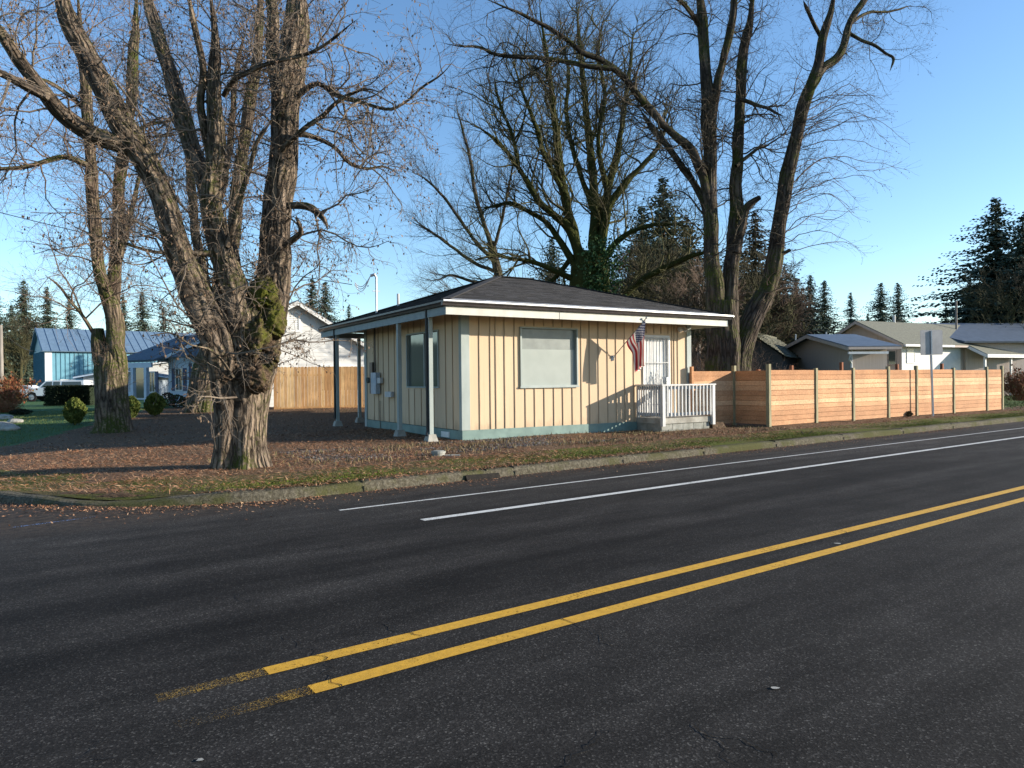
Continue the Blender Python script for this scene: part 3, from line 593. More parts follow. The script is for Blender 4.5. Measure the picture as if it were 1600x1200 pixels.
# door with security grille
mb = MB(); mb.box(dx0, dx0 + .06, -.04, .1, dz0, dz1); mb.box(dx1 - .06, dx1, -.04, .1, dz0, dz1); mb.box(dx0 + .06, dx1 - .06, -.04, .1, dz1 - .06, dz1)
mb.box(dx0 + .06, dx1 - .06, .05, .09, dz0, dz1 - .06)
door = tag(mb.build('door', 'white', bld), 'white door behind a scrolled metal security grille')
mb = MB(); u0, u1 = dx0 + .08, dx1 - .08; gy = -.03
for x in np.linspace(u0, u1, 8): mb.box(x - .007, x + .007, gy - .008, gy + .008, dz0 + .02, dz1 - .08)
for z in (dz0 + .03, dz0 + .35, dz0 + 1.52, dz1 - .10): mb.box(u0 - .01, u1 + .01, gy - .012, gy + .012, z, z + .02)
cx = (u0 + u1) / 2; cz = dz0 + .98
for sgn in (1, -1):
    for q in range(3):
        r0 = .11 + .07 * q; mb.bar([cx - r0 * .5, gy - .02, cz], [cx, gy - .02, cz + sgn * (r0 * 1.3)], .012); mb.bar([cx + r0 * .5, gy - .02, cz], [cx, gy - .02, cz + sgn * (r0 * 1.3)], .012)
for sx_ in (-1, 1):
    for sz_ in (-1, 1):
        t = np.linspace(0, 5.5, 12); P = np.stack([cx + sx_ * (.24 + .07 * np.cos(t) * (1 - t / 9)), np.full(12, gy - .02), cz + sz_ * (.10 + .07 * np.sin(t) * (1 - t / 9))], -1)
        mb.tubes(P[None], np.full((1, 12), .007), 4)
mb.build('security_grille', 'whitegrey', door)
mb = MB(); mb.box(u1 - .09, u1 - .01, gy - .035, gy - .02, cz - .12, cz + .12); mb.bar([u1 - .13, gy - .06, cz + .03], [u1 - .02, gy - .06, cz + .03], .02); mb.box(u1 - .06, u1 - .04, gy - .06, gy - .03, cz + .02, cz + .04)
mb.build('handle', 'steel', door)
# roof: eave rectangle, hip ridge
EX0, EX1, EY0, EY1 = -.82, 8.32, -.82, 8.75; ZE = 3.42; ZR = 4.78
r0, r1, ry = 3.25, 4.45, 3.75
mb = MB(); nu = 26
def quadstrip(P0, P1, Q0, Q1, rows):   # eave P0->P1 to ridge Q0->Q1 as overlapping shingle courses
    P0, P1, Q0, Q1 = map(lambda v: np.array(v, float), (P0, P1, Q0, Q1))
    nrm = np.cross(P1 - P0, Q0 - P0); nrm /= np.linalg.norm(nrm); nrm *= np.sign(nrm[2])
    g = np.random.default_rng(9)
    for k in range(rows):
        t0, t1 = k / rows, (k + 1) / rows + .02 / rows
        A, B_ = P0 + (Q0 - P0) * t0, P1 + (Q1 - P1) * t0; Cc, Dd = P0 + (Q0 - P0) * min(t1, 1), P1 + (Q1 - P1) * min(t1, 1)
        L_ = np.linalg.norm(B_ - A); nt = max(1, int(L_ / .33)); e = np.concatenate([[0], (np.arange(1, nt) + g.uniform(-.3, .3, nt - 1)) / nt, [1]])
        for i in range(len(e) - 1):
            lift = .012 + g.uniform(-.003, .004)
            a0 = A + (B_ - A) * e[i] + nrm * lift; a1 = A + (B_ - A) * e[i + 1] + nrm * lift; c1 = Cc + (Dd - Cc) * e[i + 1] + nrm * .001; c0 = Cc + (Dd - Cc) * e[i] + nrm * .001
            f0, f1 = a0 - nrm * .012, a1 - nrm * .012
            mb.add([a0, a1, c1, c0], [[0, 1, 2, 3]]); mb.add([f0, f1, a1, a0], [[0, 1, 2, 3]])
e00, e10, e11, e01 = [EX0, EY0, ZE], [EX1, EY0, ZE], [EX1, EY1, ZE], [EX0, EY1, ZE]; k0, k1 = [r0, ry, ZR], [r1, ry, ZR]
quadstrip(e00, e10, k0, k1, nu); quadstrip(e10, e11, k1, k1, nu); quadstrip(e11, e01, k1, k0, nu); quadstrip(e01, e00, k0, k0, nu)
roof = mb.build('roof', 'shingle', bld)
mb = MB()
for e, k in ((e00, k0), (e10, k1), (e11, k1), (e01, k0)): mb.bar(np.array(e) + [0, 0, .015], np.array(k) + [0, 0, .02], .22, .018)
mb.bar(np.array(k0) + [0, 0, .02], np.array(k1) + [0, 0, .02], .24, .02); mb.build('hip_cap', 'shingle', roof)
mb = MB(); mb.box(EX0 + .05, EX1 - .05, EY0 + .05, EY1 - .05, 3.285, 3.30); mb.build('soffit', mat('soffit_paint', (.50, .42, .30), None), bld)
# fascia beams and gutter
mb = MB(); mb.box(EX0, EX1 - .05, EY0, EY0 + .05, 3.09, 3.275); f_ = mb.build('fascia', 'fascia', bld)
mb = MB(); mb.box(2.30, 2.312, EY0 - .003, EY0, 3.09, 3.275); mb.build('fascia_joint', 'black', f_)
mb = MB(); mb.box(EX0 - .003, EX0 + .06, EY0 + .05, EY1, 3.09, 3.27); tag(mb.build('fascia', 'sidefascia', bld), 'blue grey side fascia beam')
mb = MB(); mb.box(EX1 - .05, EX1, EY0, EY1, 3.09, 3.27); mb.box(EX0 + .06, EX1 - .05, EY1 - .05, EY1, 3.09, 3.27); mb.build('fascia', 'sidefascia', bld)
def gut(mb, x0, x1, y0, y1, ax):    # K-profile gutter along one edge
    if ax == 'x':
        pr = [(0, 3.285), (-.07, 3.285), (-.085, 3.33), (-.12, 3.36), (-.12, 3.405), (-.112, 3.405), (-.112, 3.40), (0, 3.40)]
        mb.prism([[x0, y0 + p, z] for p, z in pr], [x1 - x0, 0, 0])
    else:
        pr = [(0, 3.285), (-.07, 3.285), (-.085, 3.33), (-.12, 3.36), (-.12, 3.405), (-.112, 3.405), (-.112, 3.40), (0, 3.40)]
        mb.prism([[x0 + p, y0, z] for p, z in pr], [0, y1 - y0, 0])
mb = MB(); gut(mb, EX0 - .12, EX1 + .08, EY0, 0, 'x'); gt = mb.build('gutter', 'gutter', bld)
mb = MB(); mb.box(EX0 - .12, EX1 + .10, EY0 - .135, EY0 - .122, 3.375, 3.408); mb.box(EX1 + .08, EX1 + .13, EY0 - .13, EY0, 3.36, 3.40); mb.build('gutter_lip', 'metal_edge', gt)
mb = MB(); gut(mb, EX0, EX0, EY0 - .0, EY1, 'y'); mb.build('gutter', 'gutter', bld)
mb = MB(); mb.add([[EX0 + .02, EY0 - .06, 3.412], [EX1, EY0 - .06, 3.412], [EX1, EY0 + .16, 3.475], [EX0 + .26, EY0 + .16, 3.475]], [[0, 1, 2, 3]])
mb.add([[EX0 + .02, EY0 - .062, 3.392], [EX1, EY0 - .062, 3.392], [EX1, EY0 - .06, 3.412], [EX0 + .02, EY0 - .06, 3.412]], [[0, 1, 2, 3]])
mb.build('drip_edge', 'metal_edge', roof)
# porch posts
def postat(a, b, ztop=3.09, pier=True, lab=None):
    p = np.array([BC[0], BC[1]]) + a * a_ + b * b_; gz = float(hlot(p[0], p[1]))
    mb = MB(); mb.box(a - .05, a + .05, b - .05, b + .05, gz + .17, ztop); q = tag(mb.build('porch_post', 'greytrim', bld), lab)
    mb = MB(); mb.hexa([[a - .16, b - .16, gz - .1], [a + .16, b - .16, gz - .1], [a + .16, b + .16, gz - .1], [a - .16, b + .16, gz - .1], [a - .09, b - .09, gz + .17], [a + .09, b - .09, gz + .17], [a + .09, b + .09, gz + .17], [a - .09, b + .09, gz + .17]]); mb.build('pier', 'concrete', q)
    return gz
bs_ = [splane(672.5, 600, -.75)[0], splane(624, 600, -.75)[0], splane(527, 600, -.75)[0]]
postat(-.75, bs_[0], lab='white porch post at the street corner beside the black downpipe')
for b in bs_[1:]: postat(-.75, b)
b5 = splane(550.5, 600, .45)[0]; postat(.45, min(b5, 8.6))
mb = MB(); P = [[-.83, bs_[0] + .02, 3.3], [-.83, bs_[0] + .02, .42], [-.87, bs_[0] + .0, .28]]
mb.tubes(np.array([P]), np.full((1, 3), .032), 8); mb.build('downpipe', 'black', bld); mb = MB(); mb.tubes(np.array([[[-.83, bs_[2] + .02, 3.3], [-.83, bs_[2] + .02, .4]]]), np.full((1, 2), .032), 8)
mb.build('downpipe', 'black', bld)
# meter boxes on the side wall
def sbox(name, x0, x1, y0, y1, th, mt, par=bld):
    u0, z1 = splane(x1, y0); u1, z0 = splane(x0, y1); mb = MB(); mb.box(-.035 - th, -.035, u0, u1, z0, z1); return mb.build(name, mt, par)
mp_ = sbox('meter_panel', 588, 595.5, 582, 615, .14, 'boxgrey'); sbox('meter_riser', 583.5, 587.5, 566, 615, .09, 'gutter')
u, z = splane(585, 594); mb = MB(); t = np.linspace(0, 6.28, 17)[:-1]; mb.prism([[-.175, u + .09 * math.cos(x), z + .09 * math.sin(x)] for x in t], [-.07, 0, 0]); mb.build('meter_dial', 'glass', mp_)
sbox('cable_box', 594, 600, 590, 599, .10, 'whitegrey'); sbox('junction_box', 608, 617, 612, 620, .10, 'whitegrey')
u, _ = splane(596, 620); mb = MB(); mb.tubes(np.array([[[-.05, u, 1.0], [-.05, u, .1]]]), np.full((1, 2), .012), 5); mb.build('conduit', 'gutter', bld); mb = MB(); u2, z2 = splane(590, 580); mb.tubes(np.array([[[-.08, u2, z2], [-.08, u2, 3.28]]]), np.full((1, 2), .022), 6); mb.build('conduit', 'gutter', bld)
# small lamp under the eave near the right corner
x, z = fplane(1062, 518); mb = MB(); mb.box(x - .05, x + .05, -.08, -.036, z, z + .12); mb.bar([x - .1, -.16, z], [x - .1, -.08, z + .09], .09); mb.bar([x + .1, -.16, z], [x + .1, -.08, z + .09], .09); mb.build('flood_light', 'whitegrey', bld)
# service mast and vent pipe on the roof
def roofpt(px, Y):  # world point from pixel column at a given forward distance -> local a,b
    d = ray(px, 500); p = d[:2] * (Y / d[1]) - BC; return p @ a_, p @ b_
am, bm = splane(588, 500, .3)[0], None
mast_b = splane(588, 470, .0)[0]; zt_ = splane(588, 432, .0)[1]; zb_ = 3.4
mb = MB(); mb.tubes(np.array([[[0, mast_b, zb_], [0, mast_b, zt_]]]), np.full((1, 2), .03), 8); mb.tubes(np.array([[[0, mast_b, zt_ - .02], [-.05, mast_b, zt_ + .06], [-.16, mast_b + .05, zt_ + .02]]]), np.array([[.03, .05, .045]]), 8)
mb.bar([-.12, mast_b, zt_ - .45], [.12, mast_b, zt_ - .45], .03)
for k in range(3):
    t = np.linspace(0, 1, 7); P = np.stack([-.16 - .45 * t, mast_b + .05 + .15 * t, zt_ + .02 - (.35 + .08 * k) * np.sin(t * 2.6) * .9 - .05 * t], -1); mb.tubes(P[None], np.full((1, 7), .012), 4)
mast = mb.build('service_mast', 'steel', bld)
vb, vzt = splane(622, 459, 1.0); mb = MB(); mb.tubes(np.array([[[1.0, vb, 3.5], [1.0, vb, vzt]]]), np.full((1, 2), .045), 8); mb.build('vent_pipe', 'whitegrey', bld)
# porch slab, steps and railing
pa0, pa1, pb = 5.50, 7.42, -1.02
mb = MB(); mb.box(pa0 - .02, pa1 - .05, pb - .02, -.03, .36, .51); mb.build('porch_slab', 'concrete', bld)
mb = MB(); g = np.random.default_rng(4); x = pa0
mb.box(pa0, pa1 - .1, pb + .02, -.04, -.1, .357)
for row in range(2):
    x = pa0 + (.0 if row else .15)
    while x < pa1 - .15:
        w = .39; mb.box(x + .006, min(x + w, pa1 - .11), pb + .004, pb + .03, .01 + row * .175, .175 + row * .175 - .008); x += w + .008
mb.build('porch_block_base', 'block', bld)
mb = MB(); mb.hexa([[7.40, -1.1, 0], [8.15, -1.0, 0], [8.2, -.35, 0], [7.40, -.35, 0], [7.42, -1.02, .33], [7.95, -.95, .31], [8.0, -.45, .31], [7.42, -.45, .33]]); mb.build('mossy_step', 'burl', bld)
rail = empty('porch_railing'); rail.parent = bld
zr = 1.43
def vbar(x, y, z0, z1, w, name, mt='whitegrey'): mb = MB(); mb.box(x - w / 2, x + w / 2, y - w / 2, y + w / 2, z0, z1); return mb.build(name, mt, rail)
vbar(pa0 + .0, pb - .05, .30, zr - .04, .10, 'newel_post'); vbar(pa1 - .02, pb - .05, .28, zr - .04, .10, 'newel_post'); vbar(pa0 + .0, -.09, .50, zr - .04, .07, 'newel_post')
mb = MB(); mb.box(pa0 - .07, pa1 + .06, pb - .11, pb + .02, zr - .038, zr); mb.build('handrail', 'whitegrey', rail)
mb = MB(); mb.box(pa0 - .07, pa0 + .06, pb + .022, -.04, zr - .038, zr - .001); mb.build('handrail', 'whitegrey', rail)
for nm, args in (('rail_stringer', (pa0 + .05, pa1 - .07, pb - .07, pb - .03)),):
    for z in (zr - .14, .57): mb = MB(); mb.box(args[0], args[1], args[2] + .005, args[3], z, z + .085); mb.build(nm, 'whitegrey', rail)
for z in (zr - .14, .57): mb = MB(); mb.box(pa0 - .02, pa0 + .02, pb + .0, -.13, z, z + .085); mb.build('rail_stringer', 'whitegrey', rail)
for x in np.linspace(pa0 + .13, pa1 - .15, 13): vbar(x, pb - .085, .56, zr - .04, .036, 'baluster')
for y in np.linspace(pb + .06, -.20, 9): vbar(pa0 - .038, y, .56, zr - .04, .036, 'baluster')
# string of wire lying against the wall and flag ------------------------------------------------
M0 = np.array([fplane(957, 560)[0], 0.0, fplane(957, 560)[1]]); T0 = np.array([5.10, -.90, 3.22]); 
def b2w(p): return np.array([BC[0] + p[0] * a_[0] + p[1] * b_[0], BC[1] + p[0] * a_[1] + p[1] * b_[1], p[2]])
Mw, Tw = b2w(M0), b2w(T0)
flag = empty('flag', tuple(Mw), 0, 'American flag hanging from an angled pole beside the grilled door', 'flag')
mb = MB(); mb.tubes(np.array([[[0, 0, 0], Tw - Mw]]), np.array([[.014, .012]]), 8); fp = mb.build('flag_pole', 'pole', flag)
V, Fc = ico(*(Tw - Mw), .03, .03, .03, 0, 8, 6); mb = MB(); mb.add(V, Fc); mb.build('finial', 'steel', fp)
mb = MB(); bw = b2w(M0 + [0, -.03, 0]) - Mw; mb.bar([0, 0, -.06], [0, 0, .08], .07); mb.bar(bw * 0, bw * 2 + [0, 0, .05], .04); mb.build('bracket', 'steel', flag)
def flagmat():
    mt, nt, nd, ln, bs = nodes('flag_cloth'); tc = nd.new('ShaderNodeTexCoord'); sx = nd.new('ShaderNodeSeparateXYZ'); ln.new(tc.outputs['UV'], sx.inputs[0])
    u, v = sx.outputs[0], sx.outputs[1]           # u along the fly 0..1, v across the stripes 0..13 (0 = top)
    st = math_(nd, ln, 'LESS_THAN', math_(nd, ln, 'MODULO', v, 2.0), 1.0)
    c = mixc(nd, ln, st, (.70, .68, .64), (.40, .035, .045))
    can = math_(nd, ln, 'MULTIPLY', math_(nd, ln, 'LESS_THAN', u, .40), math_(nd, ln, 'LESS_THAN', v, 7.0))
    # nine rows of stars, staggered
    row = math_(nd, ln, 'FLOOR', math_(nd, ln, 'MULTIPLY', v, 9 / 7)); odd = math_(nd, ln, 'MULTIPLY', math_(nd, ln, 'MODULO', row, 2.0), .5)
    fu = math_(nd, ln, 'SUBTRACT', math_(nd, ln, 'FRACT', math_(nd, ln, 'ADD', math_(nd, ln, 'MULTIPLY', u, 6 / .40), odd)), .5)
    fv = math_(nd, ln, 'SUBTRACT', math_(nd, ln, 'FRACT', math_(nd, ln, 'MULTIPLY', v, 9 / 7)), .5)
    an = math_(nd, ln, 'ARCTAN2', fu, math_(nd, ln, 'MULTIPLY', fv, -1.0))
    rad = math_(nd, ln, 'SQRT', math_(nd, ln, 'ADD', math_(nd, ln, 'MULTIPLY', fu, fu), math_(nd, ln, 'MULTIPLY', fv, fv)))
    lim = math_(nd, ln, 'MULTIPLY_ADD', math_(nd, ln, 'COSINE', math_(nd, ln, 'MULTIPLY', an, 5.0)), .12, .27)
    star = math_(nd, ln, 'LESS_THAN', rad, lim)
    cc = mixc(nd, ln, star, (.022, .03, .10), (.72, .70, .68))
    ln.new(mixc(nd, ln, can, c, cc), bs.inputs['Base Color']); bs.inputs['Roughness'].default_value = .85
    tl = nd.new('ShaderNodeBsdfTranslucent'); ln.new(mixc(nd, ln, can, c, cc), tl.inputs[0]); ms = nd.new('ShaderNodeMixShader'); ms.inputs[0].default_value = .25
    ln.new(bs.outputs[0], ms.inputs[1]); ln.new(tl.outputs[0], ms.inputs[2]); ln.new(ms.outputs[0], nd['Material Output'].inputs[0]); return mt
MT['flag'] = flagmat()
# the cloth hangs from the upper part of the pole; folds gather towards the bottom
nu_, nv_ = 40, 39; hoist = np.linspace(.97, .42, nv_)      # v=0 at the tip
V = []; UV = []
dirp = (Tw - Mw); dl = np.linalg.norm(dirp); dirp /= dl; side = np.cross(dirp, [0, 0, 1]); side /= np.linalg.norm(side); hor = np.array([dirp[0], dirp[1], 0]); hor /= np.linalg.norm(hor)
Lf = 1.22
ptop = Mw * 0 + dirp * dl * .96
for i in range(nu_ + 1):
    u = i / nu_
    for j in range(nv_):
        v = j / (nv_ - 1); h0 = dirp * dl * hoist[j]
        # gather: lower hoist points swing towards the column below the upper part of the pole
        col = ptop - hor * (.03 + .26 * v * (1 - .35 * u))
        k = sst(u * 1.7) * .62 + .12 * u
        x = h0 * (1 - k) + col * k
        drop_ = Lf * u * (1 - .20 * v) * (1 - .10 * math.sin(u * 3.14))
        fold = (.02 + .09 * u) * math.sin(v * 14 + u * 2.0) * min(1, u * 3)
        p = np.array([x[0], x[1], h0[2] - drop_ + (k * 0.16 * (v))]) + side * fold + hor * .02 * math.sin(v * 9 + 2 * u) * u
        V.append(p); UV.append([u, v * 13 * .9999])
Fc = [[i * nv_ + j, i * nv_ + j + 1, (i + 1) * nv_ + j + 1, (i + 1) * nv_ + j] for i in range(nu_) for j in range(nv_ - 1)]
mb = MB(); mb.add(V, Fc, uv=np.array(UV)); mb.build('flag_cloth', 'flag', flag, smooth=True)

# ================================================================== PLANK FENCE (right)
def gz(p): return float(hlot(p[0], p[1]))
fpx = [1202, 1275, 1333, 1388, 1432, 1490, 1542, 1566]
F0 = G(1202, 667)[:2]; F1 = G(1569, 640)[:2]
def onseg(px, A, B):
    d = ray(px, 620)[:2]; M_ = np.array([[d[0], -(B - A)[0]], [d[1], -(B - A)[1]]]); t, k = np.linalg.solve(M_, A); return A + (B - A) * k
plank = empty('plank_fence', (F0[0], F0[1], .15), 0, 'orange cedar fence of horizontal planks with grey green posts along the street', 'fence')
org = np.array([F0[0], F0[1], .15])
def planks(A, B, z0a, z0b, ztop, hb=.150, th=.03, name='plank_panel', nb=None):
    mb = MB(); A = np.array(A); B = np.array(B); d = (B - A); L_ = np.linalg.norm(d); d /= L_; nn = np.array([d[1], -d[0]]); g = RNG
    z = ztop; k = 0
    while z > min(z0a, z0b) + .02:
        zl = z - hb; j = g.normal(0, .0035, 4); off = g.uniform(0, .006)
        p = [A + nn * off, B + nn * off, B + nn * (off - th), A + nn * (off - th)]
        lo = [max(zl + .010 + j[0], z0a), max(zl + .010 + j[1], z0b)]
        mb.hexa([[p[0][0], p[0][1], lo[0]], [p[1][0], p[1][1], lo[1]], [p[2][0], p[2][1], lo[1]], [p[3][0], p[3][1], lo[0]], [p[0][0], p[0][1], z + j[2] * .5], [p[1][0], p[1][1], z + j[3] * .5], [p[2][0], p[2][1], z + j[3] * .5], [p[3][0], p[3][1], z + j[2] * .5]])
        z = zl; k += 1
    m0, m1 = A - nn * (th + .004), B - nn * (th + .004); m2, m3 = B - nn * (th + .016), A - nn * (th + .016); mb.hexa([[*m0, z0a], [*m1, z0b], [*m2, z0b], [*m3, z0a], [*m0, ztop - .02], [*m1, ztop - .02], [*m2, ztop - .02], [*m3, ztop - .02]])
    mb.v = [v - org for v in mb.v]
    # planks run in the panel's own direction, so the grain follows
    o = mb.build(name, 'cedar', plank); return o
def fpost(p, ztop, w=.105, mt='fencepost', name='fence_post', push=(0, 0)):
    mb = MB(); a = RZ; z0 = gz(p) - .15; x, y = p[0] - org[0] + push[0], p[1] - org[1] + push[1]; c, s = math.cos(a) * w / 2, math.sin(a) * w / 2
    q = [[x - c + s, y - s - c], [x + c + s, y + s - c], [x + c - s, y + s + c], [x - c - s, y - s + c]]
    mb.hexa([[*t, z0 - org[2]] for t in q] + [[*t, ztop - org[2]] for t in q]); return mb.build(name, mt, plank)
FP = [F0 + (F1 - F0) * 0] + [onseg(x, F0, F1) for x in fpx[1:]]
ztops = [1.98, 1.86, 1.87, 1.92, 1.95, 1.88, 1.92, 1.96]
TOPZ = 1.80
out = np.array([n_[0], n_[1]]) * .012
for i in range(len(FP) - 1): planks(FP[i], FP[i + 1], gz(FP[i]) + .02, gz(FP[i + 1]) + .02, TOPZ + [0, -.012, .006, -.004, .01, -.015, .004][i], hb=[.150, .146, .152, .149, .153, .147, .150][i])
for i, p in enumerate(FP): fpost(p, ztops[i], push=out)
# return leg and the leg running to the building
P2 = None
d = ray(1147, 620)[:2]; bb = np.array(b_); M_ = np.array([[d[0], -bb[0]], [d[1], -bb[1]]]); t, k = np.linalg.solve(M_, F0); P2 = F0 + bb * k
d = ray(1081, 620)[:2]; M_ = np.array([[d[0], a_[0]], [d[1], a_[1]]]); t, k = np.linalg.solve(M_, P2); P3 = P2 - a_ * k
planks(P2, F0, .2, .2, 1.79); planks(P3, P2, .2, .2, 1.79)
fpost(P2, 1.96); fpost(P3, 1.93, mt='cedar', w=.085)
# rear posts that show over the top
for px, py, off in [(1185, 577, 1.2), (1237, 571, 2.0), (1315, 566, 2.0), (1402, 569, 1.6), (1472, 568, 1.6)]:
    q = onseg(px, F0 + n_ * off, F1 + n_ * off); z = H + ray(px, py)[2] * (q[1] / ray(px, py)[1]); fpost(q, z, .10, 'redpost', 'rear_post')

# vertical board privacy fence (left of the building)
A = D(428, 640, 30.3)[:2]; B = D(640, 638, 32.0)[:2]
zt_ = D(500, 571, 31.2)[2]; zb_ = D(500, 639.5, 31.2)[2]
pv = empty('privacy_fence', (A[0], A[1], zb_), 0, 'tan fence of upright dog-eared boards in front of the white gable', 'fence')
def boards(A, B, zb, zt, w=.14, name='board_panel', par=pv, o0=None):
    mb = MB(); d = B - A; L_ = np.linalg.norm(d); d /= L_; nn = np.array([d[1], -d[0]]); x = 0; o0 = np.array([A[0], A[1], zb]) if o0 is None else o0
    while x < L_ - w:
        j = RNG.uniform(-.012, .012); off = RNG.uniform(0, .01); p0 = A + d * x + nn * off; p1 = A + d * (x + w - .006) + nn * off; q0 = p0 - nn * .018; h = zt + j
        poly = [[*p0, zb], [*p1, zb], [*p1, h - .03], [*(p1 - d * .03), h], [*(p0 + d * .03), h], [*p0, h - .03]]
        mb.prism(np.array(poly) - o0, [-nn[0] * .018, -nn[1] * .018, 0]); x += w
    return mb.build(name, 'privacy', par)
boards(A, B, zb_ + .06, zt_)
mb = MB(); d = (B - A) / np.linalg.norm(B - A); mb.bar([0, 0, .04], [*(B - A), .04], .06, .12); mb.bar([.05, .08, 1.5], [B[0] - A[0] + .05, B[1] - A[1] + .08, 1.5], .04, .09); mb.build('fence_rail', 'privacy', pv)
# road sign seen from behind
p = G(1458, 650.3); sg = empty('road_sign', tuple(p), 0, 'blank grey back of a rectangular road sign on a thin pole before the plank fence', 'sign')
ps = p[1]; tp = D(1453.5, 515, ps) - p; mb = MB(); mb.bar([0, 0, -.2], tp, .055); mb.build('sign_pole', 'whitegrey', sg)
q0 = D(1437.5, 555, ps - .04) - p; q1 = D(1472, 554, ps + .06) - p; q2 = D(1471.5, 515.5, ps + .06) - p; q3 = D(1437, 516, ps - .04) - p
mb = MB(); c = .035
def rr(q0, q1, q2, q3):
    out_ = []
    for a, b, d_ in ((q3, q0, q1), (q0, q1, q2), (q1, q2, q3), (q2, q3, q0)):
        u = (a - b) / np.linalg.norm(a - b); v = (d_ - b) / np.linalg.norm(d_ - b)
        out_ += [b + u * c, b + (u + v) * c * .3, b + v * c]
    return out_
mb.prism([x + [0, -.04, 0] for x in rr(q0, q1, q2, q3)], [0, .012, 0]); mb.build('sign_plate', 'signback', sg)
mb = MB(); mb.bar(D(1453.6, 517, ps) - p + [0, -.05, 0], D(1454.4, 553, ps) - p + [0, -.05, 0], .045, .03); mb.build('sign_channel', 'steel', sg)
# utility cap in the ground
p = G(685, 712); uc = empty('valve_riser', tuple(p), 0, 'round grey utility riser sunk in the leaf litter in front of the building', 'valve riser')
mb = MB(); t = np.linspace(0, 6.2832, 17)[:-1]
for r0, z0, z1 in ((.125, -.05, .05), (.14, .05, .09), (.10, .09, .10)): mb.prism([[r0 * math.cos(x), r0 * math.sin(x), z0] for x in t], [0, 0, z1 - z0])
mb.build('riser_ring', 'block', uc); mb = MB(); mb.box(.12, .42, -.15, .02, .0, .02); mb.build('cover_plate', 'block', uc)
# sticks on the lot
g = np.random.default_rng(8)
for i, (px, py, l) in enumerate([(968, 686, .8), (984, 680, .7), (960, 690, .5), (470, 704, .3), (1262, 679, .35)]):
    p = G(px, py); a = g.uniform(-.6, .6); t = np.linspace(-.5, .5, 6); P = np.stack([t * l * math.cos(a), t * l * math.sin(a), .03 + .03 * g.normal(0, 1, 6)], -1); mb = MB(); mb.tubes(P[None], np.linspace(.016, .007, 6)[None], 5)
    o = mb.build('fallen_stick', 'twigpale' if i == 3 else 'twigdark', loc=tuple(p)); tag(o, ['dead stick in the leaves left of the porch, longest of three', 'dead stick lying nearest the porch base', 'short dead stick nearest the kerb left of the porch', 'pale chip of wood in the leaves right of the big trunk', 'short stick on the verge before the plank fence'][i], 'stick')
# ================================================================== NEIGHBOURS
class Fr:   # a building frame: origin, u along the front, v to the back
    def __init__(s, O, ang): s.O = np.array(O[:2], float); s.u = np.array([math.cos(ang), math.sin(ang)]); s.v = np.array([-math.sin(ang), math.cos(ang)]); s.a = ang
    def on(s, px, py, v0=0.0):
        d = ray(px, py); o = -s.O; t = -(o @ s.v - v0) / (d[:2] @ s.v); q = d[:2] * t - s.O; return q @ s.u, H + d[2] * t
    def emp(s, nm, z, label, cat, group=None): return empty(nm, (s.O[0], s.O[1], z), s.a, label, cat, group)
def lap(mb, x0, x1, y, z0, z1, cut=None, hh=.2):    # lap siding as clapboards on a wall facing -v, cut(z)->(xa, xb)
    z = z0
    while z < z1 - .01:
        zt2 = min(z + hh, z1); a, b = (x0, x1) if cut is None else cut(z); c, d = (x0, x1) if cut is None else cut(zt2)
        if b - a > .05: mb.hexa([[a, y - .022, z], [b, y - .022, z], [b, y + .02, z], [a, y + .02, z], [c, y - .006, zt2], [d, y - .006, zt2], [d, y + .02, zt2], [c, y + .02, zt2]])
        z += hh
def slab(mb, P, th=.09):
    P = np.array(P, float); n = np.cross(P[1] - P[0], P[3] - P[0]); n /= np.linalg.norm(n); n *= np.sign(n[2]); mb.prism(P, -n * th)
def gable(name, F_, z0, w, dp, ze, zr, wall, roofm, trim, label, cat='house', ov=.45, lapping=False, peak=None, fas=.18):
    e = F_.emp(name, 0, label, cat); pk = w / 2 if peak is None else peak; mb = MB()
    mb.prism([[0, 0, z0], [w, 0, z0], [w, 0, ze], [pk, 0, zr], [0, 0, ze]], [0, dp, 0]); mb.build('wall', wall, e)
    if lapping:
        mb = MB(); lap(mb, 0, w, -.01, z0, zr - .1, lambda z: ((0, w) if z < ze else (pk * (z - ze) / (zr - ze), w - (w - pk) * (z - ze) / (zr - ze)))); mb.build('clapboards', wall, e)
    mb = MB(); sl = (zr - ze) / pk; sr = (zr - ze) / (w - pk); zl = ze - sl * ov; z_r = ze - sr * ov
    slab(mb, [[-ov, -ov, zl + .1], [pk, -ov, zr + .1], [pk, dp + ov, zr + .1], [-ov, dp + ov, zl + .1]]); slab(mb, [[pk, -ov, zr + .101], [w + ov, -ov, z_r + .1], [w + ov, dp + ov, z_r + .1], [pk, dp + ov, zr + .101]])
    rf = mb.build('roof', roofm, e)
    mb = MB()
    mb.prism([[-ov, -ov - .03, zl + .05], [pk, -ov - .03, zr + .05], [pk, -ov - .03, zr + .05 - fas], [-ov, -ov - .03, zl + .05 - fas]], [0, .028, 0]); mb.prism([[pk, -ov - .03, zr + .05], [w + ov, -ov - .03, z_r + .05], [w + ov, -ov - .03, z_r + .05 - fas], [pk, -ov - .03, zr + .05 - fas]], [0, .028, 0])
    mb.box(-ov - .03, -ov, -ov, dp + ov, zl - .08, zl + .05); mb.box(w + ov, w + ov + .03, -ov, dp + ov, z_r - .08, z_r + .05); mb.build('fascia', trim, rf)
    return e, rf
